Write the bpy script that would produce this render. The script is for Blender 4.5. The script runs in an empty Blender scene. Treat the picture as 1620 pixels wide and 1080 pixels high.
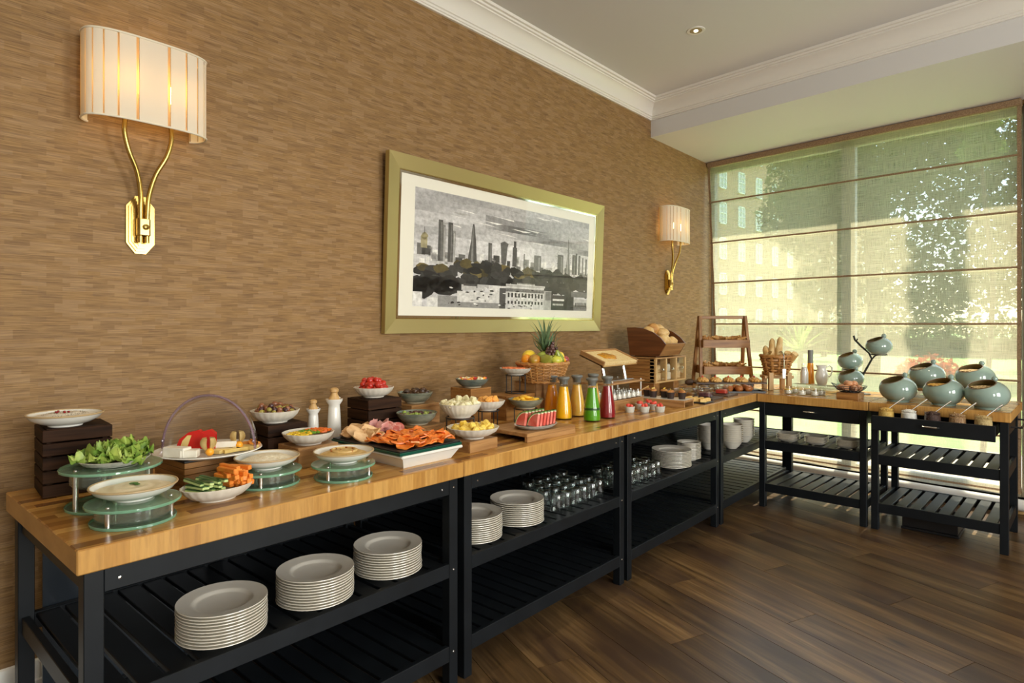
import bpy, math, random
from mathutils import Vector, Matrix, noise as mnoise
R = math.radians
random.seed(7)
sc = bpy.context.scene
COL = sc.collection
# ---------------------------------------------------------------- camera
cam = bpy.data.objects.new('camera', bpy.data.cameras.new('camera')); COL.objects.link(cam)
cam.location = (2.82, 0, 1.455); cam.rotation_euler = (R(90), 0, R(41.2))
cam.data.sensor_width = 36; cam.data.lens = 980 / 1620 * 36; cam.data.shift_y = -27 / 1620
cam.data.clip_end = 400; cam.data.clip_start = .05
sc.camera = cam
# ---------------------------------------------------------------- exposure, sky, sun, daylight
sc.view_settings.view_transform = 'Standard'; sc.view_settings.look = 'None'
sc.view_settings.gamma = 1; sc.view_settings.use_curve_mapping = False
sc.view_settings.exposure = 0.1
sc.cycles.max_bounces = 10; sc.cycles.transparent_max_bounces = 24; sc.cycles.caustics_reflective = False
sc.cycles.sample_clamp_indirect = 6
w = bpy.data.worlds.new('sky'); sc.world = w; w.use_nodes = True
wn = w.node_tree; bg = wn.nodes['Background']
sky = wn.nodes.new('ShaderNodeTexSky'); sky.sky_type = 'NISHITA'; sky.sun_disc = False
sky.sun_elevation = R(58); sky.sun_rotation = R(3); sky.air_density = 1.2
wn.links.new(sky.outputs[0], bg.inputs[0]); bg.inputs[1].default_value = .58
SUN = Vector((.03, .53, .85)).normalized()
def light(name, kind, loc, power, color, parent=None, **k):
    d = bpy.data.lights.new(name, kind); d.energy = power; d.color = color
    for a_, b_ in k.items(): setattr(d, a_, b_)
    o = bpy.data.objects.new(name, d); COL.objects.link(o); o.location = loc
    if parent: o.parent = parent
    return o
sun = light('sun_offscreen', 'SUN', (5, 12, 12), 17.0, (1, .90, .74), angle=R(.6))
sun.rotation_euler = SUN.to_track_quat('Z', 'Y').to_euler()
# daylight entering by the two window openings of the wall opposite the buffet (their blue-white reflections show in the dome and the picture glass)
for i, (yy, e) in enumerate(((.2, 135), (2.9, 135))):
    l = light('window_right_offscreen', 'AREA', (6.27, yy, 1.75), e, (1, .965, .90), shape='RECTANGLE', size=2.2, size_y=1.6)
    l.rotation_euler = (0, R(90), 0)
# ---------------------------------------------------------------- materials
M = {}
class NT:
    def __init__(s, name):
        s.m = bpy.data.materials.new(name); s.m.use_nodes = True; s.t = s.m.node_tree
        s.b = s.t.nodes['Principled BSDF']; s.out = s.t.nodes['Material Output']; M[name] = s.m
    def n(s, typ, **k):
        nd = s.t.nodes.new('ShaderNode' + typ)
        for a, b in k.items():
            if a.startswith('_'): nd.inputs[a[1:].replace('_', ' ')].default_value = b
            elif a.startswith('i') and a[1:].isdigit(): nd.inputs[int(a[1:])].default_value = b
            else: setattr(nd, a, b)
        return nd
    def l(s, a, b): s.t.links.new(a, b)
    def math(s, op, a, b=None):
        nd = s.n('Math', operation=op)
        for i, v in enumerate((a, b)):
            if v is None: continue
            if isinstance(v, (int, float)): nd.inputs[i].default_value = v
            else: s.l(v, nd.inputs[i])
        return nd.outputs[0]
    def ramp(s, fac, stops):
        r = s.n('ValToRGB'); e = r.color_ramp.elements
        while len(e) < len(stops): e.new(.5)
        for q, (p, c) in zip(e, stops): q.position = p; q.color = (*c, 1)
        s.l(fac, r.inputs[0]); return r.outputs[0]
    def coords(s, scale=(1, 1, 1), kind='Object', rand=False):
        tc = s.n('TexCoord'); mp = s.n('Mapping'); mp.inputs['Scale'].default_value = scale
        s.l(tc.outputs[kind], mp.inputs[0])
        if rand:
            oi = s.n('ObjectInfo'); cx = s.n('CombineXYZ')
            for k in range(3): s.l(s.math('MULTIPLY', oi.outputs['Random'], 37.0 + 11 * k), cx.inputs[k])
            s.l(cx.outputs[0], mp.inputs['Location'])
        return mp.outputs[0]
    def noise(s, vec, scale=5, detail=4, rough=.55):
        nd = s.n('TexNoise', _Scale=scale, _Detail=detail, _Roughness=rough); s.l(vec, nd.inputs['Vector']); return nd.outputs[0]
    def mix(s, fac, a, b, blend='MIX'):
        nd = s.n('Mix', data_type='RGBA', blend_type=blend)
        for sock, v in ((nd.inputs[0], fac), (nd.inputs[6], a), (nd.inputs[7], b)):
            if isinstance(v, (int, float)): sock.default_value = v
            elif isinstance(v, tuple): sock.default_value = (*v, 1)
            else: s.l(v, sock)
        return nd.outputs[2]
    def bump(s, h, st, dist=.002):
        b = s.n('Bump', _Strength=st, _Distance=dist); s.l(h, b.inputs['Height']); s.l(b.outputs[0], s.b.inputs['Normal'])
def P(name, c, rough=.5, metal=0, spec=.5, coat=0, sss=0):
    t = NT(name); b = t.b; b.inputs['Base Color'].default_value = (*c, 1); b.inputs['Roughness'].default_value = rough
    b.inputs['Metallic'].default_value = metal; b.inputs['Specular IOR Level'].default_value = spec; b.inputs['Coat Weight'].default_value = coat
    b.inputs['Coat Roughness'].default_value = .05
    return t
def PN(name, c1, c2, scale=20, rough=.5, stretch=(1, 1, 1), bump=0, spec=.5, coat=0, rand=True, lo=.35, hi=.65, dist=.002, detail=4):
    t = P(name, c1, rough, 0, spec, coat); v = t.coords(stretch, 'Object', rand); f = t.noise(v, scale, detail)
    t.l(t.ramp(f, [(lo, c1), (hi, c2)]), t.b.inputs['Base Color'])
    if bump: t.bump(f, bump, dist)
    return t
def glassy(name, tint, extra=0., gl=.03, diff=None, dfac=0., rough=.02, k=.9):
    t = NT(name); t.t.nodes.remove(t.b)
    tr = t.n('BsdfTransparent'); tr.inputs[0].default_value = (*tint, 1)
    g = t.n('BsdfGlossy'); g.inputs['Roughness'].default_value = rough
    fr = t.n('LayerWeight'); sch = t.math('ADD', t.math('MULTIPLY', t.math('POWER', fr.outputs['Facing'], 4.0), .94), .045); fac = t.math('ADD', t.math('MULTIPLY', sch, k), extra)
    mx = t.n('MixShader'); t.l(fac, mx.inputs[0]); t.l(g.outputs[0], mx.inputs[2])
    if diff:
        d = t.n('BsdfDiffuse'); d.inputs[0].default_value = (*diff, 1); m2 = t.n('MixShader'); m2.inputs[0].default_value = dfac
        t.l(tr.outputs[0], m2.inputs[1]); t.l(d.outputs[0], m2.inputs[2]); t.l(m2.outputs[0], mx.inputs[1])
    else: t.l(tr.outputs[0], mx.inputs[1])
    t.l(mx.outputs[0], t.out.inputs[0]); return t
# wallpaper: fine horizontal straw weave laid in short blocks
t = P('wallpaper', (.3, .2, .1), .62, 0, .35)
tc = t.n('TexCoord'); sp = t.n('SeparateXYZ'); t.l(tc.outputs['Object'], sp.inputs[0])
zz = t.math('MULTIPLY', sp.outputs[2], 62); row = t.math('FLOOR', zz)
wn1 = t.n('TexWhiteNoise', noise_dimensions='1D'); t.l(row, wn1.inputs['W'])
yy = t.math('ADD', t.math('MULTIPLY', sp.outputs[1], 13.5), t.math('MULTIPLY', t.math('FLOOR', t.math('MULTIPLY', wn1.outputs[0], 3.0)), .33))
cb = t.n('CombineXYZ'); t.l(t.math('FLOOR', yy), cb.inputs[0]); t.l(row, cb.inputs[1])
wn2 = t.n('TexWhiteNoise', noise_dimensions='2D'); t.l(cb.outputs[0], wn2.inputs['Vector'])
st = t.noise(t.coords((1, 9, 300)), 1.0, 4, .6)
col = t.ramp(st, [(.36, (.105, .050, .016)), (.5, (.255, .142, .050)), (.64, (.40, .245, .100))])
col = t.mix(.42, col, t.ramp(wn2.outputs[0], [(.15, (.165, .098, .048)), (.5, (.26, .150, .055)), (.85, (.33, .215, .118))]))
col = t.mix(.15, col, (.30, .175, .065))
t.l(col, t.b.inputs['Base Color']); t.bump(st, .35, .003)
P('ceiling_white', (.66, .66, .65), .6); P('trim_white', (.78, .76, .70), .35); P('room_wall', (.62, .57, .48), .7)
# floor planks: each plank draws its own tone
t = P('plank', (.1, .06, .03), .33, 0, .5); oi = t.n('ObjectInfo')
g1 = t.noise(t.coords((1.2, 26, 8), 'Object', True), 1.6, 6, .62); g2 = t.noise(t.coords((.9, 4.5, 1), 'Object', True), 1.3, 3)
c1 = t.ramp(g1, [(.3, (.046, .025, .010)), (.52, (.140, .080, .031)), (.72, (.235, .148, .066))])
c1 = t.mix(t.ramp(g2, [(.40, (0, 0, 0)), (.62, (1, 1, 1))]), c1, (.055, .030, .016))
vo = t.n('TexVoronoi', _Scale=1.0); t.l(t.coords((1.6, 5.5, 1), 'Object', True), vo.inputs['Vector'])
c1 = t.mix(t.ramp(vo.outputs['Distance'], [(.03, (.85, .85, .85)), (.14, (0, 0, 0))]), c1, (.016, .010, .007))
hs = t.n('HueSaturation'); t.l(t.math('ADD', t.math('MULTIPLY', oi.outputs['Random'], .5), .72), hs.inputs['Value']); t.l(c1, hs.inputs['Color'])
t.l(hs.outputs[0], t.b.inputs['Base Color']); t.bump(g1, .12, .0015)
t.l(t.math('ADD', t.math('MULTIPLY', g2, .2), .24), t.b.inputs['Roughness'])
P('underlay', (.012, .009, .007), .8)
# butcher block: staves glued side by side
def butcher(name, br, sx=1.0):
    t = P(name, (.5, .25, .08), .27, 0, .5)
    v = t.coords((1, 1, 1)); sp = t.n('SeparateXYZ'); t.l(v, sp.inputs[0])
    stv = t.math('FLOOR', t.math('MULTIPLY', sp.outputs[0], 24)); w1 = t.n('TexWhiteNoise', noise_dimensions='1D'); t.l(stv, w1.inputs['W'])
    seg = t.math('FLOOR', t.math('ADD', t.math('MULTIPLY', sp.outputs[1], 4.6), t.math('MULTIPLY', w1.outputs[0], 5.0)))
    # front face: staves end as vertical strips
    cbt = t.n('CombineXYZ'); t.l(stv, cbt.inputs[0]); t.l(seg, cbt.inputs[1]); w2 = t.n('TexWhiteNoise', noise_dimensions='2D'); t.l(cbt.outputs[0], w2.inputs['Vector'])
    fs = t.math('FLOOR', t.math('MULTIPLY', sp.outputs[1], 17)); w3 = t.n('TexWhiteNoise', noise_dimensions='1D'); t.l(fs, w3.inputs['W'])
    ge = t.n('NewGeometry'); sn = t.n('SeparateXYZ'); t.l(ge.outputs['Normal'], sn.inputs[0])
    top = t.math('GREATER_THAN', sn.outputs[2], .7)
    f = t.math('ADD', t.math('MULTIPLY', top, w2.outputs[0]), t.math('MULTIPLY', t.math('SUBTRACT', 1.0, top), t.math('ADD', t.math('MULTIPLY', w3.outputs[0], .45), .5)))
    gt = t.noise(t.coords((46, 4, 4)), 1.5, 5); gf = t.noise(t.coords((3, 55, 6)), 1.5, 5)
    g = t.math('ADD', t.math('MULTIPLY', top, gt), t.math('MULTIPLY', t.math('SUBTRACT', 1.0, top), gf))
    c = t.ramp(f, [(0, tuple(q * br for q in (.19, .075, .02))), (.18, tuple(q * br for q in (.36, .16, .034))), (.6, tuple(q * br for q in (.54, .275, .066))), (1, tuple(q * br for q in (.66, .37, .105)))])
    c = t.mix(t.math('MULTIPLY', t.ramp(g, [(.35, (1, 1, 1)), (.6, (0, 0, 0))]), .35), c, tuple(q * br for q in (.24, .10, .028)))
    t.l(c, t.b.inputs['Base Color']); t.bump(g, .06, .001)
butcher('butcher', .92)
def wood(name, c1, c2, axis=1, rough=.42, sc_=1.0, coat=0, spec=.45):
    s_ = [34 * sc_] * 3; s_[axis] = 2.2 * sc_
    PN(name, c1, c2, 1.4, rough, tuple(s_), .12, spec, coat, True, .32, .68, .001, 6)
for ax, sfx in ((0, '_x'), (1, '_y'), (2, '_z')):
    wood('oak' + sfx, (.25, .115, .035), (.46, .25, .095), ax)
    wood('acacia' + sfx, (.20, .080, .019), (.40, .195, .055), ax)
    wood('crate' + sfx, (.008, .0035, .0016), (.050, .021, .009), ax, .7, spec=.15)
    wood('mahogany' + sfx, (.085, .026, .008), (.16, .055, .016), ax, .3)
    wood('pine' + sfx, (.50, .30, .11), (.66, .44, .19), ax)
    wood('walnut' + sfx, (.05, .026, .014), (.11, .06, .032), ax)
PN('black_paint', (.0045, .006, .0075), (.007, .009, .011), 8, .45, (1, 1, 1), 0, .26)
P('black_panel', (.012, .017, .023), .18); P('black_wire', (.012, .012, .012), .4); P('slate', (.014, .013, .013), .45); P('black_plastic', (.01, .01, .011), .35)
P('steel', (.62, .60, .56), .22, 1); P('brass', (.52, .35, .10), .22, 1); P('gold_frame', (.50, .42, .18), .38, .75); P('gold_lip', (.60, .50, .20), .2, 1)
P('chrome', (.75, .75, .73), .1, 1); P('mirror_bevel', (.85, .83, .7), .06, 1)
P('plate_cream', (.70, .655, .555), .28, 0, .5, .3); P('ceramic_white', (.78, .77, .71), .2, 0, .5, .4); P('rim_tan', (.46, .33, .17), .35)
PN('scallop', (.66, .62, .52), (.74, .70, .61), 30, .4, (1, 1, 1), .0); PN('scallop_grey', (.52, .52, .46), (.64, .63, .56), 40, .4)
t = PN('green_glaze', (.13, .15, .11), (.27, .28, .21), 14, .25, (1, 1, 3), 0, .5, .4); P('foot_cream', (.56, .50, .36), .5)
PN('dark_glaze', (.07, .10, .09), (.17, .20, .17), 14, .25, (1, 1, 3), 0, .5, .4)
PN('teal_glaze', (.235, .33, .285), (.285, .385, .335), 5, .1, (1, 1, 1), 0, .5, .6); P('teal_inner', (.42, .33, .15), .35); P('brown_rim', (.13, .075, .03), .3)
PN('stone_plate', (.42, .41, .36), (.56, .54, .48), 60, .5)
glassy('glass', (.98, .985, .98), k=.8); glassy('glass_thick', (.95, .97, .96), .02, k=1.0); glassy('acrylic', (.96, .94, .95), .04, rough=.05, k=1.6)
glassy('green_glass', (.70, .90, .74), .02, diff=(.42, .62, .44), dfac=.30, rough=.08); glassy('green_edge', (.35, .72, .5), .05, diff=(.26, .52, .34), dfac=.6)
glassy('dark_green_glass', (.02, .20, .13), .05, diff=(.01, .10, .065), dfac=.75)
glassy('window_glass', (.96, .98, .96), .0); glassy('picture_glass', (.99, .99, .98), .0, k=.35); glassy('milky_glass', (.9, .95, .9), .02, diff=(.7, .75, .68), dfac=.06, rough=.06)
# ---------------------------------------------------------------- geometry helpers
class MB:
    def __init__(s): s.v = []; s.f = []; s.mi = []
    def add(s, vs, fs, mi=0):
        o = len(s.v); s.v += [tuple(q) for q in vs]; s.f += [tuple(i + o for i in f) for f in fs]; s.mi += [mi] * len(fs); return s
    def box(s, x0, x1, y0, y1, z0, z1, b=.0, mi=0):
        if x0 > x1: x0, x1 = x1, x0
        if y0 > y1: y0, y1 = y1, y0
        if b <= 0:
            v = [(x, y, z) for z in (z0, z1) for y in (y0, y1) for x in (x0, x1)]
            return s.add(v, [(0, 2, 3, 1), (4, 5, 7, 6), (0, 1, 5, 4), (2, 6, 7, 3), (0, 4, 6, 2), (1, 3, 7, 5)], mi)
        b = min(b, (x1 - x0) * .4, (y1 - y0) * .4, (z1 - z0) * .4)
        X = (x0, x1); Y = (y0, y1); Z = (z0, z1); sg = (b, -b); v = []; ix = {}
        for i in (0, 1):
            for j in (0, 1):
                for k in (0, 1):
                    for a in range(3):
                        p = [X[i] + sg[i], Y[j] + sg[j], Z[k] + sg[k]]
                        p[a] = (X[i], Y[j], Z[k])[a]; ix[i, j, k, a] = len(v); v.append(p)
        f = []
        q = lambda a, l: f.append(tuple(ix[(*c, a)] for c in l))
        q(0, [(0, 0, 0), (0, 0, 1), (0, 1, 1), (0, 1, 0)]); q(0, [(1, 0, 0), (1, 1, 0), (1, 1, 1), (1, 0, 1)])
        q(1, [(0, 0, 0), (1, 0, 0), (1, 0, 1), (0, 0, 1)]); q(1, [(0, 1, 0), (0, 1, 1), (1, 1, 1), (1, 1, 0)])
        q(2, [(0, 0, 0), (0, 1, 0), (1, 1, 0), (1, 0, 0)]); q(2, [(0, 0, 1), (1, 0, 1), (1, 1, 1), (0, 1, 1)])
        for i in (0, 1):
            for j in (0, 1):
                f.append((ix[i, j, 0, 0], ix[i, j, 0, 1], ix[i, j, 1, 1], ix[i, j, 1, 0]))
                f.append((ix[i, 0, j, 0], ix[i, 0, j, 2], ix[i, 1, j, 2], ix[i, 1, j, 0]))
                f.append((ix[0, i, j, 1], ix[0, i, j, 2], ix[1, i, j, 2], ix[1, i, j, 1]))
                for k in (0, 1): f.append((ix[i, j, k, 0], ix[i, j, k, 1], ix[i, j, k, 2]))
        return s.add(v, f, mi)
    def lathe(s, prof, n=32, cx=0, cy=0, cz=0, ex=1, ey=1, scal=None, mi=0):
        """prof: (r, z) from the axis outward and back; scal(i, phi) scales the radius"""
        vs = []; fs = []
        for i, (r, z) in enumerate(prof):
            for k in range(n):
                p = 2 * math.pi * k / n; q = r * (scal(i, p) if scal else 1)
                vs.append((cx + q * math.cos(p) * ex, cy + q * math.sin(p) * ey, cz + z))
        for i in range(len(prof) - 1):
            for k in range(n):
                a, b = i * n + k, i * n + (k + 1) % n; fs.append((a, b, b + n, a + n))
        if prof[0][0] > 1e-6: fs.append(tuple(range(n - 1, -1, -1)))
        if prof[-1][0] > 1e-6: fs.append(tuple((len(prof) - 1) * n + k for k in range(n)))
        return s.add(vs, fs, mi)
    def cyl(s, cx, cy, z0, z1, r, n=16, r1=None, mi=0): return s.lathe([(r, z0), (r if r1 is None else r1, z1)], n, cx, cy, 0, mi=mi)
    def tube(s, pts, r, n=8, closed=False, mi=0):
        pts = [Vector(p) for p in pts]; m = len(pts); rr = r if hasattr(r, '__len__') else [r] * m; vs = []; fs = []
        up = Vector((.13, .21, .97)); prev = None
        for i, p in enumerate(pts):
            if closed: tg = pts[(i + 1) % m] - pts[i - 1]
            else: tg = pts[min(i + 1, m - 1)] - pts[max(i - 1, 0)]
            tg.normalize()
            a = (prev - tg * prev.dot(tg)) if prev is not None else tg.cross(up)
            if a.length < 1e-5: a = tg.cross(Vector((1, 0, 0)))
            a.normalize(); prev = a; b = tg.cross(a)
            for k in range(n):
                q = 2 * math.pi * k / n; vs.append(p + (a * math.cos(q) + b * math.sin(q)) * rr[i])
        for i in range(m if closed else m - 1):
            for k in range(n):
                j = (i + 1) % m; fs.append((i * n + k, i * n + (k + 1) % n, j * n + (k + 1) % n, j * n + k))
        if not closed: fs += [tuple(range(n - 1, -1, -1)), tuple((m - 1) * n + k for k in range(n))]
        return s.add(vs, fs, mi)
    def ball(s, cx, cy, cz, rx, ry=None, rz=None, n=12, m=8, wob=0, seed=0, mi=0):
        ry = ry or rx; rz = rz or rx; vs = [(cx, cy, cz - rz)]; fs = []
        for i in range(1, m):
            a = -math.pi / 2 + math.pi * i / m
            for k in range(n):
                p = 2 * math.pi * k / n; d = Vector((math.cos(a) * math.cos(p), math.cos(a) * math.sin(p), math.sin(a)))
                w_ = 1 + wob * mnoise.noise(d * 1.7 + Vector((seed * 3.1, seed, 0))) * 2 if wob else 1
                vs.append((cx + d.x * rx * w_, cy + d.y * ry * w_, cz + d.z * rz * w_))
        vs.append((cx, cy, cz + rz)); T = len(vs) - 1
        for k in range(n):
            fs.append((0, 1 + (k + 1) % n, 1 + k)); fs.append((T, T - n + k, T - n + (k + 1) % n))
        for i in range(m - 2):
            for k in range(n):
                a, b = 1 + i * n + k, 1 + i * n + (k + 1) % n; fs.append((a, b, b + n, a + n))
        return s.add(vs, fs, mi)
    def prism(s, poly, z0, z1, mi=0, axis='z'):
        n = len(poly); ar = sum(poly[i][0] * poly[(i + 1) % n][1] - poly[(i + 1) % n][0] * poly[i][1] for i in range(n))
        if ar < 0: poly = poly[::-1]
        if axis == 'z': P3 = lambda a, b, c: (a, b, c)
        elif axis == 'y': P3 = lambda a, b, c: (a, -c, b)     # poly in x-z, extruded along y (pass negated y)
        else: P3 = lambda a, b, c: (c, a, b)                  # poly in y-z, extruded along x
        vs = [P3(a, b, z0) for a, b in poly] + [P3(a, b, z1) for a, b in poly]
        fs = [tuple(range(n - 1, -1, -1)), tuple(range(n, 2 * n))] + [(i, (i + 1) % n, (i + 1) % n + n, i + n) for i in range(n)]
        return s.add(vs, fs, mi)
    def grid(s, fn, nu, nv, mi=0):
        vs = [fn(i / nu, j / nv) for j in range(nv + 1) for i in range(nu + 1)]
        fs = [(j * (nu + 1) + i, j * (nu + 1) + i + 1, (j + 1) * (nu + 1) + i + 1, (j + 1) * (nu + 1) + i) for j in range(nv) for i in range(nu)]
        return s.add(vs, fs, mi)
    def xf(s, mat): s.v = [tuple(mat @ Vector(p)) for p in s.v]; return s
    def mesh(s, name, mat, smooth=True, ang=40):
        me = bpy.data.meshes.new(name); me.from_pydata(s.v, [], s.f)
        for m in (mat if isinstance(mat, (list, tuple)) else [mat]): me.materials.append(M[m])
        if isinstance(mat, (list, tuple)): me.polygons.foreach_set('material_index', s.mi)
        if smooth:
            me.polygons.foreach_set('use_smooth', [True] * len(me.polygons))
            try: me.set_sharp_from_angle(angle=R(ang))
            except Exception: pass
        me.update(); return me
    def build(s, name, mat, parent=None, smooth=True, loc=None, rot=None, ang=40): return ob(name, s.mesh(name, mat, smooth, ang), parent, loc, rot)
def ob(name, me, parent=None, loc=None, rot=None, scale=None):
    o = bpy.data.objects.new(name, me); COL.objects.link(o); o.parent = parent
    if loc is not None: o.location = loc
    if rot is not None: o.rotation_euler = rot if hasattr(rot, '__len__') else (0, 0, rot)
    if scale is not None: o.scale = scale if hasattr(scale, '__len__') else (scale,) * 3
    return o
def tag(o, label=None, cat=None, group=None, kind=None):
    for k, v in (('label', label), ('category', cat), ('group', group), ('kind', kind)):
        if v: o[k] = v
    return o
def thing(name, label, cat, loc=(0, 0, 0), rz=0, group=None): return tag(ob(name, None, None, loc, rz), label, cat, group)
def struct(o): o['kind'] = 'structure'; return o
def dup(root, loc=None, rot=None, label=None, group=None, parent=None):
    c = root.copy(); COL.objects.link(c); c.parent = parent
    if loc is not None: c.location = loc
    if rot is not None: c.rotation_euler = rot if hasattr(rot, '__len__') else (0, 0, rot)
    if label: c['label'] = label
    if group: c['group'] = group
    for ch in root.children: dup(ch, parent=c)
    return c
BX = lambda *a, **k: MB().box(*a, **k)
U = random.uniform
# ---------------------------------------------------------------- the room
TH = math.atan(.098); WO = (0, 6.405)                     # window wall: origin at the corner, turned by TH
wy = lambda x: 6.405 - .098 * x
def clip(poly, a, b, c):                                  # keep a*x + b*y <= c
    out = []
    for i, p in enumerate(poly):
        q = poly[(i + 1) % len(poly)]; dp = a * p[0] + b * p[1] - c; dq = a * q[0] + b * q[1] - c
        if dp <= 0: out.append(p)
        if dp * dq < 0: k = dp / (dp - dq); out.append((p[0] + k * (q[0] - p[0]), p[1] + k * (q[1] - p[1])))
    return out
XR, YB = 6.2, -2.5
fl = struct(MB().prism([(0, YB), (XR, YB), (XR, wy(XR)), (0, wy(0))], -.06, -.006).build('floor', 'underlay', None, False))
ang = R(-21.3); ca, sa = math.cos(ang), math.sin(ang); PW, PL = .212, 1.72
for j in range(-14, 44):
    off = (j * .61) % PL
    for i in range(-3, 6):
        u0, v0 = i * PL + off - 1.2, j * PW
        cs = [(u0 + .0012, v0 + .0012), (u0 + PL - .0012, v0 + .0012), (u0 + PL - .0012, v0 + PW - .0012), (u0 + .0012, v0 + PW - .0012)]
        pl = [(ca * u - sa * v, sa * u + ca * v) for u, v in cs]
        for a, b, c in ((-1, 0, 0), (1, 0, XR), (0, -1, -YB), (.098, 1, 6.405)):
            pl = clip(pl, a, b, c) if pl else pl
        if len(pl) < 3: continue
        ar = abs(sum(pl[k][0] * pl[(k + 1) % len(pl)][1] - pl[(k + 1) % len(pl)][0] * pl[k][1] for k in range(len(pl)))) / 2
        if ar < .004: continue
        loc = [( ca * x + sa * y, -sa * x + ca * y) for x, y in pl]
        MB().prism(loc, -.006, 0).build('plank', 'plank', fl, False, rot=ang)
struct(BX(-.15, 0, YB, 6.62, -.06, 3.62).build('wall_left', 'wallpaper', None, False))
struct(BX(-.15, XR + .15, YB - .15, YB, -.06, 3.62).build('wall_back', 'room_wall', None, False))
wr = MB()
for y0, y1, z0, z1 in ((YB, -.65, 0, 3.6), (1.05, 2.05, 0, 3.6), (3.75, 6.0, 0, 3.6), (-.65, 1.05, 0, .6), (-.65, 1.05, 2.9, 3.6), (2.05, 3.75, 0, .6), (2.05, 3.75, 2.9, 3.6)): wr.box(XR, XR + .15, y0, y1, z0 - .06, z1)
struct(wr.build('wall_right', 'room_wall', None, False))
def wloc(name, me_, kind='structure'):
    me_.location = (WO[0], WO[1], 0); me_.rotation_euler = (0, 0, -TH); me_['kind'] = kind; return me_
wf = MB().box(2.70, 6.4, .0, .25, -.06, 3.62).box(-.14, 2.70, .06, .25, 3.17, 3.62).box(-.14, 2.70, .06, .25, -.06, .10)
wloc('w', wf.build('wall_front', 'wallpaper', None, False))
struct(BX(-.15, XR + .15, YB - .15, 6.75, 3.5, 3.62).build('ceiling', 'ceiling_white', None, False))
SY = lambda x: 5.18 - .098 * x
struct(MB().prism([(0, SY(0)), (XR, SY(XR)), (XR, wy(XR) + .1), (0, wy(0) + .1)], 3.19, 3.52).build('ceiling_beam', 'ceiling_white', None, False))
corn = [(0, 3.342), (.016, 3.342), (.018, 3.352), (.024, 3.354), (.026, 3.366), (.034, 3.370), (.034, 3.382), (.042, 3.402), (.056, 3.424), (.074, 3.442), (.096, 3.456), (.104, 3.458), (.104, 3.468), (.118, 3.470), (.120, 3.482), (.136, 3.484), (.14, 3.50), (0, 3.50)]
m = MB(); n = len(corn)
a_ = [(o, YB, z) for o, z in corn]; b_ = [(o, SY(o) - o * 1.1, z) for o, z in corn]
m.add(a_ + b_, [(i, (i + 1) % n, (i + 1) % n + n, i + n) for i in range(n)][:-1]); struct(m.build('trim_1', 'trim_white', None, True, ang=25))
m = MB(); a_ = [(o, SY(o) - o * 1.1, z) for o, z in corn]; b_ = [(XR, SY(XR) - o, z) for o, z in corn]
m.add(a_ + b_, [(i + n, (i + 1) % n + n, (i + 1) % n, i) for i in range(n)][:-1]); struct(m.build('trim_2', 'trim_white', None, True, ang=25))
bb = MB().prism([(0, 0), (.02, 0), (.02, .155), (.015, .16), (.015, .20), (.008, .222), (0, .227)], YB, 0, axis='y')
bb = MB(); pr = [(0, 0), (.022, 0), (.022, .155), (.016, .16), (.016, .20), (.009, .222), (0, .227)]; n = len(pr)
bb.add([(a, YB, b) for a, b in pr] + [(a, 6.4, b) for a, b in pr], [(i, (i + 1) % n, (i + 1) % n + n, i + n) for i in range(n)])
struct(bb.build('baseboard_left', 'trim_white', None, True))
# heating pipe boxed along the foot of the window
pp = wloc('p', MB().tube([(.02, -.075, .085), (2.7, -.075, .085)], .045, 14).build('trim_3', 'trim_white'))
wloc('s', BX(.0, 2.72, -.02, .25, .0, .10, b=.004).build('trim_4', 'pine_x', None, False))
# ---------------------------------------------------------------- window, panes and roman blind
wd = thing('window_1', None, None); wloc('x', wd)
P('frame_grey', (.30, .31, .30), .45)
for x0, x1, z0, z1 in ((-.01, .028, .1, 3.17), (1.315, 1.43, .1, 3.17), (2.63, 2.70, .1, 3.17)): BX(x0, x1, .12, .19, z0, z1, b=.004).build('window_post', 'frame_grey', wd, False)
for z0, z1 in ((.10, .17), (3.10, 3.17)): BX(.028, 2.63, .12, .19, z0, z1, b=.004).build('window_rail', 'frame_grey', wd, False)
for x0, x1 in ((.028, 1.315), (1.43, 2.63)): BX(x0, x1, .15, .158, .17, 3.10).build('pane', 'window_glass', wd, False)
t = NT('blind_fabric'); t.t.nodes.remove(t.b)                 # loose linen weave: open between threads, threads pass light
v = t.coords((1, 1, 1)); nx = t.noise(t.coords((420, 1, 9)), 1, 3); nz = t.noise(t.coords((7, 1, 330)), 1, 3)
thr = t.math('MULTIPLY', t.math('ADD', nx, nz), .5)
tr = t.n('BsdfTransparent'); tr.inputs[0].default_value = (1, 1, .96, 1)
df = t.n('BsdfDiffuse'); tl = t.n('BsdfTranslucent')
cc = t.ramp(thr, [(.35, (.40, .36, .25)), (.62, (.56, .52, .37))]); t.l(cc, df.inputs[0]); t.l(cc, tl.inputs[0])
m1 = t.n('MixShader'); m1.inputs[0].default_value = .7; t.l(df.outputs[0], m1.inputs[1]); t.l(tl.outputs[0], m1.inputs[2])
m2 = t.n('MixShader'); t.l(t.math('ADD', t.math('MULTIPLY', thr, .75), .16), m2.inputs[0]); t.l(tr.outputs[0], m2.inputs[1]); t.l(m1.outputs[0], m2.inputs[2])
t.l(m2.outputs[0], t.out.inputs[0])
PN('blind_tape', (.20, .125, .065), (.33, .22, .125), 120, .8)
xl = lambda z: .022 + .07 * min(1, (3.135 - z) / 1.7)
bl = thing('roman_blind', 'sheer linen roman blind with brown rails drawn down over the tall window', 'blind'); bl.location = (0, 6.405, 0); bl.rotation_euler = (0, 0, -TH)
rz = [2.757, 2.324, 1.895, 1.460, 1.022, .586, .165]; tops = [3.135] + rz[:-1]
BX(.018, 2.645, -.028, .045, 3.135, 3.186, b=.004).build('header', 'blind_tape', bl, False)
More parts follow.
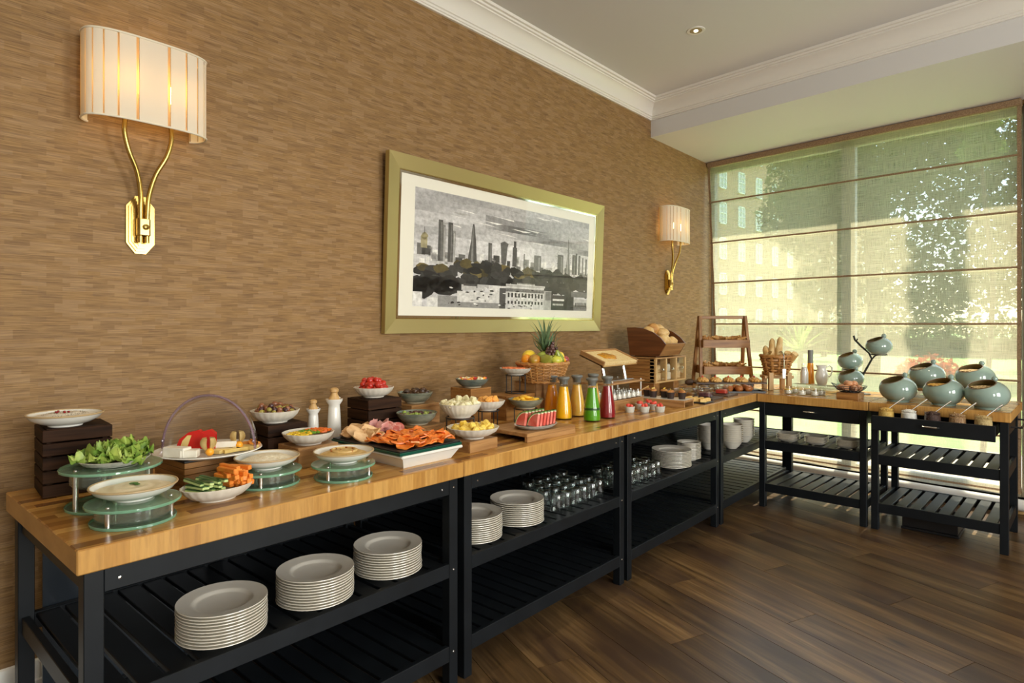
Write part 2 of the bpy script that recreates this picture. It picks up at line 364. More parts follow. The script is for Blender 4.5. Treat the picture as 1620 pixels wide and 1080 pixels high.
for k, (zt, zb) in enumerate(zip(tops, rz)):
    zb2 = zb - .03                                            # each panel hangs a little below its rail
    def fn(u, vv, zt=zt, zb=zb2, k=k):
        z = zt + (zb - zt) * vv; x = xl(z) + .018 + u * (2.602 - xl(z))
        sag = .010 * math.sin(vv * math.pi) + (.010 * vv ** 6) + .0022 * math.sin(u * 34 + k) * vv
        return (x, -sag, z + .006 * math.sin(u * 23 + 2 * k) * vv ** 8)
    MB().grid(fn, 90, 14).build('fabric', 'blind_fabric', bl)
    MB().tube([(xl(zb), -.014, zb), (2.64, -.014, zb)], .0085, 8).build('rail', 'blind_tape', bl)
    for le, x0, x1 in ((1, 0, .022), (0, 2.618, 2.646)): MB().grid(lambda u, vv: (x0 + u * (x1 - x0) + le * xl(zt + (zb - zt) * vv), -.012 * math.sin(vv * math.pi) - .004, zt + (zb - zt) * vv), 1, 8).build('edge_tape', 'blind_tape', bl)
# ---------------------------------------------------------------- outside: terrace, lawn, hedge, brick wing, trees
PN('terrace_stone', (.44, .37, .26), (.58, .50, .37), 3, .8); PN('lawn_green', (.13, .26, .055), (.22, .36, .09), 2, .9, (1, 1, 1), .3)
struct(BX(-6, 9, 6.75, 9.2, -.2, -.05).build('ground_terrace', 'terrace_stone', None, False))
struct(BX(-60, 70, 9.2, 130, -.3, -.12).build('ground_lawn', 'lawn_green', None, False))
struct(BX(-1, 4.5, .25, .58, 3.32, 3.6).build('canopy_ledge', 'room_wall', None, False, (0, 6.405, 0), -TH))
t = P('brick_far', (.3, .17, .1), .85); br = t.n('TexBrick', _Scale=1, i6=.215, i7=.075); br.inputs['Mortar Size'].default_value = .012
br.inputs['Color1'].default_value = (.52, .30, .17, 1); br.inputs['Color2'].default_value = (.40, .23, .13, 1); br.inputs['Mortar'].default_value = (.5, .43, .34, 1)
tcx = t.n('TexCoord'); spx = t.n('SeparateXYZ'); cbx = t.n('CombineXYZ'); t.l(tcx.outputs['Object'], spx.inputs[0]); t.l(spx.outputs[1], cbx.inputs[0]); t.l(spx.outputs[2], cbx.inputs[1]); t.l(cbx.outputs[0], br.inputs['Vector'])
t.l(br.outputs[0], t.b.inputs['Base Color']); P('sash_white', (.88, .86, .80), .5); P('far_glass', (.50, .51, .49), .25, 0, .5); P('lead_roof', (.20, .21, .22), .6)  # far_glass: white sky reflection and net curtains put into the pane colour
bd = thing('brick_building', 'red-brown brick wing with rows of white sash windows beyond the lawn', 'building', (-19.6, 52.5, -.15), R(-6.9))
NB, PB, FH, FW = 11, 3.35, 3.15, 3.0
zrow = [1.1 + FH * k for k in range(6)]
BX(-9, 0, -9, NB * PB + 9, 0, 20.6).build('wall', 'brick_far', bd, False)
BX(-9.2, .3, -9.2, NB * PB + 9.2, 20.6, 21.0).build('parapet', 'sash_white', bd, False)
BX(-7, -1.0, -8, NB * PB + 8, 21.0, 23.0).build('roof', 'lead_roof', bd, False)
BX(0, .7, 5 * PB + 1.0, 5 * PB + 1.9, 0, 20.6).build('rainwater_pier', 'brick_far', bd, False)
wm = MB(); 
for a0, a1, z0, z1 in ((-.62, .62, 0, .10), (-.62, .62, 1.85, 1.95), (-.62, -.53, 0, 1.95), (.53, .62, 0, 1.95), (-.53, .53, .93, 1.02), (-.03, .03, .1, 1.85), (-.53, .53, .5, .54), (-.53, .53, 1.40, 1.44)): wm.box(0, .09, a0, a1, z0, z1)
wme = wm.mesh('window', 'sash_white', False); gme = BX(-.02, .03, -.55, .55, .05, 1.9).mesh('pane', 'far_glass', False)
for r_ in zrow:
    for c_ in range(-2, NB + 2):
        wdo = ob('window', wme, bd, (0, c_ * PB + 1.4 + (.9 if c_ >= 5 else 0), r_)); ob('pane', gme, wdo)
PN('bark', (.06, .045, .03), (.14, .10, .07), 9, .9, (6, 6, 1), .5)
def leafmat(name, a, b):
    t = NT(name); t.t.nodes.remove(t.b); v = t.coords((1, 1, 1)); f = t.noise(v, 1.1, 3); c = t.ramp(f, [(.35, a), (.65, b)])
    d = t.n('BsdfDiffuse'); tl = t.n('BsdfTranslucent'); mx = t.n('MixShader'); mx.inputs[0].default_value = .4
    t.l(c, d.inputs[0]); t.l(c, tl.inputs[0]); t.l(d.outputs[0], mx.inputs[1]); t.l(tl.outputs[0], mx.inputs[2]); t.l(mx.outputs[0], t.out.inputs[0])
leafmat('leaf_dark', (.018, .045, .012), (.05, .105, .028)); leafmat('leaf_mid', (.05, .11, .025), (.14, .23, .05)); leafmat('leaf_red', (.42, .07, .035), (.6, .16, .07))
def foliage(blobs, nl, sz, seed):
    rg = random.Random(seed); m = MB(); tot = sum(b[3] ** 2 for b in blobs)
    for bx_, by_, bz_, br_ in blobs:
        for _ in range(int(nl * br_ ** 2 / tot)):
            d = Vector((rg.gauss(0, 1), rg.gauss(0, 1), rg.gauss(0, 1))).normalized() * br_ * (rg.random() ** .4)
            c = Vector((bx_, by_, bz_)) + Vector((d.x, d.y, d.z * .8)); q = Matrix.Rotation(rg.uniform(0, 6.28), 3, Vector((rg.gauss(0, 1), rg.gauss(0, 1), rg.gauss(0, 1))).normalized())
            s = sz * rg.uniform(.6, 1.3); m.add([c + q @ Vector(p) for p in ((-s, 0, 0), (0, -s * .45, .1 * s), (s, 0, 0), (0, s * .45, .1 * s))], [(0, 1, 2, 3)])
    return m
def tree(name, label, x, y, h, tr_, blobs, nl, sz, mat_, seed, group='garden trees'):
    o = thing(name, label, 'tree', (x, y, -.13), 0, group)
    MB().tube([(0, 0, -.05), (.1, .05, h * .35), (-.05, .1, h * .7), (.05, 0, h)], [tr_, tr_ * .8, tr_ * .65, tr_ * .4], 9).build('trunk', 'bark', o)
    for k, (bx_, by_, bz_, br_) in enumerate(blobs[:4]): MB().tube([(0, 0, h * .62), ((bx_) * .5, by_ * .5, (h * .62 + bz_) / 2 + .3), (bx_, by_, bz_)], [tr_ * .4, tr_ * .28, tr_ * .1], 6).build('branch', 'bark', o)
    f = foliage(blobs, nl, sz, seed).build('foliage', mat_, o, False); f['kind'] = 'stuff'; return o
tree('garden_tree', 'tall spreading dark-leaved tree with sky showing through beyond the lawn', -1.5, 22, 6, .26, [(0, 0, 5.6, 1.7), (-1.0, 0, 2.9, 1.3), (1.2, 0, 2.4, 1.3), (2.9, 0, 2.9, 1.4), (4.2, 0, 4.2, 1.3), (-2.2, 0, 5.2, 1.3), (-1.0, .5, 5.4, 1.3), (.3, .2, 6.6, 1.3), (1.5, 0, 7.4, 1.3), (-1.9, .5, 6.4, 1.5), (1.9, 0, 6.2, 1.6), (0, -1, 7.6, 1.7), (-1.6, 0, 4.6, 1.2), (2.8, 1, 7.6, 1.5), (2.6, 0, 4.6, 1.3), (-2.4, 0, 7.8, 1.3), (.8, 0, 3.9, 1.2), (3.6, 1, 6.2, 1.4)], 36000, .11, 'leaf_dark', 3)
tree('garden_tree', 'broad paler green tree overhanging the far end of the lawn', 6.2, 31, 7, .30, [(0, 0, 7, 2.2), (-2.4, 0, 6.4, 2.0), (2.6, 0, 7.6, 2.4), (-1.0, 0, 9.4, 2.2), (1.5, 0, 9.6, 2.3), (-2.8, 0, 8.6, 1.9), (-2.2, -1, 4.6, 2.0), (1, -1, 4.6, 2.0)], 11000, .15, 'leaf_mid', 5)
tree('garden_tree', 'dark tree standing against the far end of the brick wing', -5.7, 33, 7, .14, [(0, 0, 8.0, 1.0), (-.9, 0, 8.6, .9), (1.0, 0, 8.3, 1.0), (.2, 0, 9.3, 1.0), (.9, 0, 7.2, .8)], 6000, .13, 'leaf_dark', 6)
tree('garden_tree', 'slender columnar tree with bare lower stem at the terrace edge', 2.22, 8.5, 5.6, .03, [(0, 0, 3.5 + .34 * k, .22) for k in range(9)], 4200, .045, 'leaf_mid', 8)
hg = thing('garden_hedge', 'long clipped dark green hedge across the back of the lawn', 'hedge', (4, 37, -.13))
foliage([(x_ * 1.5, 0, 1.0, 1.25) for x_ in range(-16, 14)], 16000, .15, 11).build('foliage', 'leaf_dark', hg, False)['kind'] = 'stuff'
MB().box(-24, 20, -.35, .35, 0, .9).build('hedge_stems', 'bark', hg, False)
rb = thing('red_shrub', 'rounded shrub with coral-red leaves on the lawn', 'shrub', (1.04, 14.0, -.13)); foliage([(0, 0, .62, .52), (.3, .1, .5, .4), (-.32, 0, .45, .4)], 1600, .07, 4).build('foliage', 'leaf_red', rb, False)['kind'] = 'stuff'
MB().tube([(0, 0, -.02), (.02, 0, .5)], [.04, .02], 6).build('stem', 'bark', rb)
pm_ = thing('palm_plant', 'spiky pale green palm-like plant standing on the terrace edge', 'plant', (-1.28, 14.0, -.13)); MB().tube([(0, 0, -.02), (.03, 0, 1.0)], [.07, .05], 7).build('stem', 'bark', pm_)
leafmat('leaf_pale', (.20, .30, .07), (.34, .44, .14))
for k in range(22):
    a = k * 2.4; el = .2 + (k % 7) * .2; m = MB()
    pts = [Vector((0, 0, 1.0)) + Vector((math.cos(a) * math.cos(el), math.sin(a) * math.cos(el), math.sin(el))) * s - Vector((0, 0, .25 * s * s)) for s in (0, .25, .5, .75, .95)]
    sd = Vector((-math.sin(a), math.cos(a), 0)); wd_ = (.03, .035, .03, .02, .002)
    m.add([p + sd * w_ for p, w_ in zip(pts, wd_)] + [p - sd * w_ for p, w_ in zip(pts, wd_)], [(i, i + 1, i + 6, i + 5) for i in range(4)]); m.build('leaf', 'leaf_pale', pm_, True)
# ---------------------------------------------------------------- buffet tables along the left wall
TX0, TX1, TZ = .21, 1.02, .9
def buffet(y0, y1, label):
    o = thing('buffet_table', label, 'table', (0, y0, 0), 0); L = y1 - y0
    BX(TX0, TX1, .001, L - .001, .837, TZ, b=.003).build('tabletop', 'butcher', o, False)
    lg = BX(0, .045, 0, .045, 0, .837, b=.002).mesh('leg', 'black_paint', False)
    for x in (.955, .235):
        for y in (.02, L - .062): ob('leg', lg, o, (x, y, 0))
    ya, yb = .065, L - .062
    BX(.978, .998, ya, yb, .772, .837, b=.002).build('apron', 'black_paint', o, False); BX(.238, .258, ya, yb, .772, .837, b=.002).build('apron', 'black_paint', o, False)
    for y in (.03, L - .052): BX(.28, .955, y, y + .022, .772, .837, b=.002).build('apron', 'black_paint', o, False)
    n = 15; p = (yb - ya) / n
    for zt, zh in ((.496, .056), (.166, .062)):
        BX(.975, .999, ya, yb, zt - zh, zt, b=.002).build('shelf_rail', 'black_paint', o, False); BX(.238, .262, ya, yb, zt - zh, zt, b=.002).build('shelf_rail', 'black_paint', o, False)
        for y in (.03, L - .052): BX(.28, .955, y, y + .022, zt - zh, zt, b=.002).build('shelf_rail', 'black_paint', o, False)
        sl = BX(.262, .975, 0, p - .014, -.016, 0, b=.002).mesh('slat', 'black_paint', False)
        for k in range(n): ob('slat', sl, o, (0, ya + k * p + .007, zt - .004))
    BX(.224, .236, ya + .03, L - .07, .11, .837).build('back_panel', 'black_panel', o, False)
    BX(.236, .262, L / 2 - .025, L / 2 + .025, .166, .772, b=.002).build('back_stile', 'black_paint', o, False)
    bm = MB().lathe([(0, 0), (.005, 0), (.004, .002), (0, .003)], 8).xf(Matrix.Rotation(R(90), 4, 'Y')).mesh('bolt', 'chrome')
    for y in (.10, L - .10): ob('bolt', bm, o, (.998, y, .80))
    for z in (.80, .47, .14): ob('bolt', bm, o, (1.0, L - .04, z))
    return o
YS = [.438, 1.762, 3.054, 4.363, 5.93]
for k, lb in enumerate(('butcher-block buffet table with open end, carrying dip bowls on glass risers', 'butcher-block buffet table with rows of upturned tumblers on its shelf', 'butcher-block buffet table with one large and one small plate stack below', 'butcher-block corner table with stacked soup bowls on its shelf')): buffet(YS[k], YS[k + 1], lb)
# ---------------------------------------------------------------- serving carts under the window
CR = R(-2.2); CO = (1.026, 5.036)
def cloc(x, y, z=0): return (CO[0] + math.cos(CR) * x - math.sin(CR) * y, CO[1] + math.sin(CR) * x + math.cos(CR) * y, z)
def cart(x0, label, pull):
    o = thing('serving_cart', label, 'cart', cloc(x0, 0), CR); L = .793; D = .80
    mb = MB().box(0, D, 0, L, .837, TZ, b=.003)
    mb.xf(Matrix(((0, 1, 0, 0), (1, 0, 0, 0), (0, 0, 1, 0), (0, 0, 0, 1)))); mb.f = [f[::-1] for f in mb.f]
    mb = MB().box(-D, 0, 0, L, .837, TZ, b=.003); top = mb.build('tabletop', 'butcher', o, False, rot=R(-90)); 
    lg = MB().box(0, .045, 0, .045, 0, .837, b=.002).mesh('leg', 'black_paint', False)
    for x in (.012, L - .057):
        for y in (.008, .60): ob('leg', lg, o, (x, y, 0))
    BX(.06, L - .06, .622, .642, .735, .837, b=.002).build('apron', 'black_paint', o, False)
    for x in (.022, L - .044): BX(x, x + .022, .055, .60, .735, .837, b=.002).build('apron', 'black_paint', o, False)
    n = 8; p = (L - .12) / n
    for zt, zh in ((.532, .07), (.19, .066)):
        for y in (.012, .614): BX(.057, L - .057, y, y + .024, zt - zh, zt, b=.002).build('shelf_rail', 'black_paint', o, False)
        for x in (.018, L - .042): BX(x, x + .024, .053, .60, zt - zh, zt, b=.002).build('shelf_rail', 'black_paint', o, False)
        sl = BX(0, p - .020, .036, .614, -.016, 0, b=.002).mesh('slat', 'black_paint', False)
        for k in range(n): ob('slat', sl, o, (.06 + k * p + .010, 0, zt - .003))
    dr = ob('drawer', None, o, (0, -pull, 0))
    BX(.060, L - .060, .010, .030, .732, .830, b=.002).build('drawer_front', 'black_paint', dr, False)
    BX(.075, L - .075, .030, .48, .742, .750).build('drawer_bottom', 'black_paint', dr, False)
    for x in (.075, L - .085): BX(x, x + .010, .030, .48, .742, .815).build('drawer_side', 'black_paint', dr, False)
    BX(.075, L - .075, .47, .48, .742, .815).build('drawer_back', 'black_paint', dr, False)
    xm = L / 2; MB().tube([(xm - .045, .012, .787), (xm - .038, -.012, .789), (xm, -.017, .790), (xm + .038, -.012, .789), (xm + .045, .012, .787)], .006, 8).build('handle', 'steel', dr)
    if pull: MB().tube([(L - .01, .10, .80), (L + .045, .10, .80), (L + .045, .55, .80), (L - .01, .55, .80)], .006, 8).build('towel_bar', 'black_wire', o)
    return o
cart(0, 'black slatted serving cart beside the corner table, its drawer shut', 0); cart(.798, 'black slatted serving cart with open drawer of topping jars and towel bar', .185)
# ---------------------------------------------------------------- crockery stored on the shelves
def plate_mesh(Rr, name='dinner_plate'):
    pr = [(0, 0), (Rr * .58, 0), (Rr * .60, .002), (Rr * .64, .007), (Rr * .985, .0175), (Rr, .0185), (Rr * .995, .021), (Rr * .9, .0185), (Rr * .82, .0168), (Rr * .70, .0150), (Rr * .64, .0130), (Rr * .60, .0085), (Rr * .54, .0060), (0, .0055)]
    return MB().lathe(pr, 48).mesh(name, 'plate_cream', True, 60)
ORD = 'topmost second third fourth fifth sixth seventh eighth ninth tenth eleventh twelfth thirteenth'.split()
def stack(name, me, x, y, z, n, p, label, cat, group, jit=.0012, rzs=0):
    for k in range(n):
        q = n - 1 - k; lb = ('topmost %s on the stack %s' % label) if q == 0 else ('%s, %s from the top of the stack %s' % (label[0], ORD[q], label[1]))
        tag(ob(name, me, None, (x + U(-jit, jit), y + U(-jit, jit), z + k * p), U(0, 6) if not rzs else rzs), lb, cat, group)
SH = .4925
pm1 = plate_mesh(.131)
where = 'at the open table end', 'between two other plate stacks', 'by the inner leg, open-ended table', 'half behind the table leg', 'touching the rows of tumblers', 'beside the small-plate stack'
for (x, y, n), w_ in zip(((.873, .857, 11), (.872, 1.180, 11), (.863, 1.500, 11), (.851, 1.985, 12), (.850, 2.288, 12), (.868, 3.869, 12)), where):
    stack('dinner_plate', pm1, x, y, SH, n, .0092, ('cream dinner plate', w_), 'plate', 'dinner plates stacked ' + w_)
stack('side_plate', plate_mesh(.082, 'side_plate'), .86, 4.155, SH, 12, .0098, ('small cream side plate', 'beside large dinner plates'), 'plate', 'side plates beside the dinner plates')
bmesh_ = MB().lathe([(0, 0), (.036, 0), (.038, .004), (.055, .020), (.070, .043), (.076, .055), (.084, .060), (.0845, .063), (.076, .0605), (.068, .046), (.052, .023), (.034, .008), (0, .007)], 36).mesh('soup_bowl', 'plate_cream')
for k, (x, y, n) in enumerate(((.80, 4.62, 9), (.93, 4.755, 9), (.90, 5.085, 9))):
    wl = ('half hidden by the table leg', 'between the other bowl stacks', 'nearest the black cart')[k]
    stack('soup_bowl', bmesh_, x, y, SH, n, .0158, ('cream soup bowl', wl), 'bowl', 'soup bowls ' + wl)
sq = MB().lathe([(0, 0), (.05, 0), (.055, .004), (.074, .020), (.078, .024), (.074, .0245), (.052, .010), (0, .009)], 40, scal=lambda i, p: 1 / (abs(math.cos(p)) ** 5 + abs(math.sin(p)) ** 5) ** .2 if i > 1 else 1).mesh('square_dish', 'plate_cream')
for k, (x, y) in enumerate(((.20, -.0), (.405, .02), (.63, .03))):
    wl = ('beside the left leg', 'in the middle', 'towards the pot cart')[k]; wl = ('by the corner table', 'between the other dish stacks', 'by the open-drawer cart')[k]
    px, py, _ = cloc(x, y + .12); stack('square_dish', sq, px, py, .530, 5, .0105, ('cream square dish', wl), 'dish', 'square dishes ' + wl, rzs=CR)
tum = MB().lathe([(.030, 0), (.034, 0), (.0355, .006), (.0355, .070), (.033, .090), (.030, .098), (.025, .101), (0, .101), (0, .094), (.024, .094), (.029, .088), (.032, .068), (.032, .004), (.030, 0)], 20)
tum.f = [f for f in tum.f if len(f) == 4]; tum = tum.mesh('tumbler', 'glass_thick')
g_ = 'upturned tumblers between the plate stacks'
for r_, x in enumerate((.905, .815, .725, .635)):
    for c_ in range(6):
        if r_ >= 2 and c_ == 0: continue
        tag(ob('tumbler', tum, None, (x + U(-.006, .006), 2.535 + c_ * .079 + (.02 if r_ % 2 else 0) + U(-.006, .006), SH)), 'clear upturned tumbler beside a plate stack, %s from the front rail' % ('first row', 'second row', 'third row', 'fourth row')[r_], 'glass', g_ + ', row %d' % (r_ + 1))
for r_, x in enumerate((.915, .83, .745)):
    for c_ in range(6): tag(ob('tumbler', tum, None, (x + U(-.006, .006), 3.165 + c_ * .083 + U(-.006, .006), SH)), 'clear upturned tumbler on the small-plate shelf, %s from the front rail' % ('first row', 'second row', 'third row')[r_], 'glass', 'upturned tumblers before the large plate stack, row %d' % (r_ + 1))
ab = thing('floor_crate', 'low black plastic crate on the floor under the pot cart', 'crate', (2.17, 5.28, 0), CR)
for z0, z1, g in ((0, .02, 0), (.02, .10, .006), (.10, .12, -.006)): BX(-.17 + g, .17 - g, -.13 + g, .13 - g, z0, z1, b=.004).build('crate_tier', 'black_plastic', ab, False)
# ---------------------------------------------------------------- wall lamps, picture, downlights
t = NT('shade_cloth'); t.t.nodes.remove(t.b)
def cloth(t, c, f):
    d = t.n('BsdfDiffuse'); tl = t.n('BsdfTranslucent'); mx = t.n('MixShader'); mx.inputs[0].default_value = f
    d.inputs[0].default_value = (.80, .765, .65, 1); tl.inputs[0].default_value = (*c, 1)
    t.l(d.outputs[0], mx.inputs[1]); t.l(tl.outputs[0], mx.inputs[2]); t.l(mx.outputs[0], t.out.inputs[0])
cloth(t, (.74, .56, .32), .22); t = NT('shade_gap'); t.t.nodes.remove(t.b); cloth(t, (1.0, .72, .30), .85)
t = NT('bulb_glow'); t.b.inputs['Emission Color'].default_value = (1, .62, .22, 1); t.b.inputs['Emission Strength'].default_value = 14; P('shade_trim', (.76, .70, .56), .6)
def sconce(y, label):
    o = thing('wall_sconce', label, 'wall lamp', (0, y, 1.86))
    def octo(hw, hh, c): return [(-hw, -hh + c * 1.3), (-hw + c, -hh), (hw - c, -hh), (hw, -hh + c * 1.3), (hw, hh - c * 1.3), (hw - c, hh), (-hw + c, hh), (-hw, hh - c * 1.3)]
    for hw, hh, x0, x1 in ((.052, .117, -.002, .010), (.044, .108, .010, .016), (.035, .097, .016, .021), (.026, .085, .021, .025)): MB().prism(octo(hw, hh, hw * .62), x0, x1, axis='x').build('back_plate', 'brass', o, False)
    BX(.024, .058, -.024, .024, -.052, .028, b=.008).build('clamp', 'brass', o, True)
    MB().lathe([(0, 0), (.011, 0), (.012, .004), (.008, .007), (0, .008)], 14).xf(Matrix.Translation((.058, .004, -.012)) @ Matrix.Rotation(R(90), 4, 'Y')).build('knob', 'brass', o)
    for s in (-1, 1):
        pts = []
        ctl = [(.045, .012 * s, -.075), (.046, .012 * s, -.02), (.05, .013 * s, .06), (.06, .016 * s, .12), (.078, .034 * s, .20), (.094, .068 * s, .275), (.10, .085 * s, .345), (.10, .083 * s, .40), (.10, .083 * s, .46)]
        for i in range(len(ctl) - 1):
            p0, p1, p2, p3 = (Vector(ctl[max(i - 1, 0)]), Vector(ctl[i]), Vector(ctl[i + 1]), Vector(ctl[min(i + 2, len(ctl) - 1)]))
            for q in range(4):
                u = q / 4; pts.append(.5 * ((2 * p1) + (p2 - p0) * u + (2 * p0 - 5 * p1 + 4 * p2 - p3) * u * u + (3 * p1 - p0 - 3 * p2 + p3) * u ** 3))
        pts.append(Vector(ctl[-1])); MB().tube(pts, .0092, 10).build('arm', 'brass', o)
        MB().ball(.10, .083 * s, .53, .018, .018, .035, 10, 7).build('bulb', 'bulb_glow', o)
        light('bulb_light', 'POINT', (.10, .083 * s, .54), 2.4, (1, .62, .27), o, shadow_soft_size=.02)
    def path(u):
        ph = R(-38) + u * R(256); c, s_ = math.cos(ph), math.sin(ph); e = .72
        return (.082 + .092 * math.copysign(abs(s_) ** e, s_), -.222 * math.copysign(abs(c) ** e, c))
    sh = MB(); N = 225; z0, z1 = .378, .70
    for k in range(N):
        pa, pb = path(k / N), path((k + 1) / N); gap = (k % 15) >= 13; o_ = .0035 if gap else 0
        q = [(pa[0] - o_, pa[1] * (1 - o_), z0), (pb[0] - o_, pb[1] * (1 - o_), z0), (pb[0] - o_, pb[1] * (1 - o_), z1), (pa[0] - o_, pa[1] * (1 - o_), z1)]
        sh.add(q, [(0, 1, 2, 3)], 1 if gap else 0)
    lamp = sh.build('lamp_shade', ['shade_cloth', 'shade_gap'], o, False)
    for z in (z0, z1): MB().tube([(*path(k / 60), z) for k in range(61)], .0042, 6).build('shade_trim', 'shade_trim', lamp)
    BX(.09, .11, -.10, .10, .395, .400).build('shade_bracket', 'brass', lamp, False)
sconce(.905, 'brass two-arm wall sconce with pleated cream shade, above the dip bowls'); sconce(5.496, 'brass two-arm wall sconce with pleated cream shade, between picture and window')
# picture, leaning out a little at its top
pc = thing('framed_picture', 'wide gold-framed monochrome print of a city skyline in a cream mount', 'picture', (.006, 2.11, 1.405)); pc.rotation_euler = (0, R(2.4), 0)
PWd, PH = 2.155, 1.01; fw = .082
for nm, poly in (('b', [(0, 0), (PWd, 0), (PWd - fw, fw), (fw, fw)]), ('t', [(0, PH), (PWd, PH), (PWd - fw, PH - fw), (fw, PH - fw)]), ('l', [(0, 0), (fw, fw), (fw, PH - fw), (0, PH)]), ('r', [(PWd, 0), (PWd - fw, fw), (PWd - fw, PH - fw), (PWd, PH)])):
    z1 = .034; s_ = MB(); nn = 4
    inner = {'b': (2, 3), 't': (2, 3), 'l': (1, 2), 'r': (1, 2)}[nm]
    vs = [(0, a, b) for a, b in poly] + [(.022 if i in inner else z1, a, b) for i, (a, b) in enumerate(poly)]
    ar = sum(poly[i][0] * poly[(i + 1) % 4][1] - poly[(i + 1) % 4][0] * poly[i][1] for i in range(4)); fs = [(3, 2, 1, 0), (4, 5, 6, 7)] + [(i, (i + 1) % 4, (i + 1) % 4 + 4, i + 4) for i in range(4)]
    if ar < 0: fs = [f[::-1] for f in fs]
    s_.add(vs, fs).build('frame_side', 'gold_frame', pc, False)
def ring(m, a, bw, x0, x1):
    for y0, y1, z0, z1 in ((a, PWd - a, a, a + bw), (a, PWd - a, PH - a - bw, PH - a), (a, a + bw, a + bw, PH - a - bw), (PWd - a - bw, PWd - a, a + bw, PH - a - bw)): m.box(x0, x1, y0, y1, z0, z1)
    return m
ring(MB(), fw - .001, .007, .0, .021).build('frame_lip', 'gold_lip', pc, False); ring(MB(), fw + .006, .014, .0, .0165).build('mirror_bevel', 'mirror_bevel', pc, False)
P('mount', (.88, .865, .78), .6); BX(.0, .0135, fw + .02, PWd - fw - .02, fw + .02, PH - fw - .02).build('mount_board', 'mount', pc, False)
AX0, AX1, AZ0, AZ1 = .205, 1.975, .157, .845; AW, AH = AX1 - AX0, AZ1 - AZ0
rg = random.Random(21); pv, pf, pcx = [], [], []
def art(poly, g, lay, tint=(1, 1, 1)):
    n0 = len(pv); pl = [(min(max(a, 0), 1), min(max(b, 0), 1)) for a, b in poly]
    ar = sum(pl[i][0] * pl[(i + 1) % len(pl)][1] - pl[(i + 1) % len(pl)][0] * pl[i][1] for i in range(len(pl)))
    if abs(ar) < 1e-7: return
    if ar < 0: pl = pl[::-1]
    pv.extend((.014 + lay * .00006, AX0 + a * AW, AZ0 + b * AH) for a, b in pl); pf.append(tuple(range(n0, n0 + len(pl)))); pcx.append(tuple(g * q for q in tint))
def rect(x, z, w_, h, g, lay, tint=(1, 1, 1)): art([(x, z), (x + w_, z), (x + w_, z + h), (x, z + h)], g, lay, tint)
def blobp(x, z, rx, rz_, g, lay, tint=(1, 1, 1), n=9): art([(x + rx * math.cos(6.283 * k / n) * rg.uniform(.7, 1.2), z + rz_ * math.sin(6.283 * k / n) * rg.uniform(.7, 1.2)) for k in range(n)], g, lay, tint)
for j in range(16):
    for i in range(24):
        u, vv = i / 24, j / 16; g = .62 + .22 * mnoise.noise(Vector((u * 3, vv * 9, 1.3))) - .22 * max(0, vv - .62) + (.10 if vv < .6 else 0) - .30 * math.exp(-((vv - .86 + .22 * u) / .05) ** 2) * (u > .3)
        rect(u, vv, 1 / 24 + .001, 1 / 16 + .001, max(.2, g), 0, (1, 1, 1.04))
for k in range(26): x, z = rg.uniform(.02, .95), rg.uniform(.68, .97); art([(x, z), (x + rg.uniform(.05, .16), z - .02), (x + rg.uniform(.04, .13), z - .005)], rg.choice((.85, .92, .42, .5)), 1)
for k in range(120):                                          # far roofs
    x = rg.random(); z = .40 + rg.uniform(0, .13) - .05 * x; rect(x, z - .06, rg.uniform(.012, .04), rg.uniform(.03, .10), rg.choice((.1, .2, .35, .6, .85, .9, .8)), 2)
for x, w_, h, g in ((.105, .02, .76, .13), (.122, .016, .72, .28), (.150, .022, .75, .12), (.165, .02, .68, .30), (.352, .02, .62, .15), (.62, .045, .56, .20), (.555, .006, .56, .1), (.775, .04, .60, .16), (.88, .025, .62, .15), (.905, .012, .64, .1), (.925, .016, .62, .16), (.955, .01, .60, .2), (.98, .012, .59, .12)): rect(x, .40, w_, h - .40, g, 3); rect(x + w_ * .6, .40, w_ * .25, h - .42, g * 1.9, 4)
art([(.245, .42), (.262, .62), (.268, .77), (.276, .77), (.287, .62), (.293, .42)], .12, 3); art([(.262, .42), (.268, .70), (.272, .76), (.275, .42)], .3, 4)
art([(.425, .44), (.420, .60), (.418, .635), (.440, .655), (.464, .635), (.458, .60), (.452, .44)], .17, 3); rect(.488, .42, .026, .19, .14, 3); rect(.494, .61, .014, .06, .10, 3)
art([(.83, .36), (.843, .60), (.848, .78), (.851, .78), (.857, .60), (.868, .36)], .22, 5); art([(.84, .36), (.848, .70), (.85, .36)], .5, 6)
for k in range(30): a = k / 30 * 6.283; rect(.817 + .05 * math.cos(a), .55 + .125 * math.sin(a), .003, .008, .12, 4)
blobp(.043, .60, .016, .035, .34, 4, (1.1, 1, .6)); rect(.029, .50, .028, .09, .4, 4, (1.1, 1, .65)); rect(.042, .62, .003, .06, .2, 4)
for k in range(230):                                          # tree belt
    x = rg.random(); zc = .335 - .04 * x + rg.uniform(-.115, .085) - (.07 if x < .2 else 0); up = zc > .33 - .04 * x; br_ = up and rg.random() < .5 and x < .62
    blobp(x, zc, rg.uniform(.015, .045), rg.uniform(.02, .06), rg.uniform(.05, .17) if br_ else rg.uniform(.012, .075), 7 + k * .01, (1.35, 1.1, .45) if br_ else (1, 1, 1))
for k in range(12): blobp(rg.uniform(0, .17), rg.uniform(.12, .27), .05, .06, rg.uniform(.008, .04), 10)
rect(0, 0, .04, .125, .85, 12); rect(.062, 0, .10, .08, .8, 12)
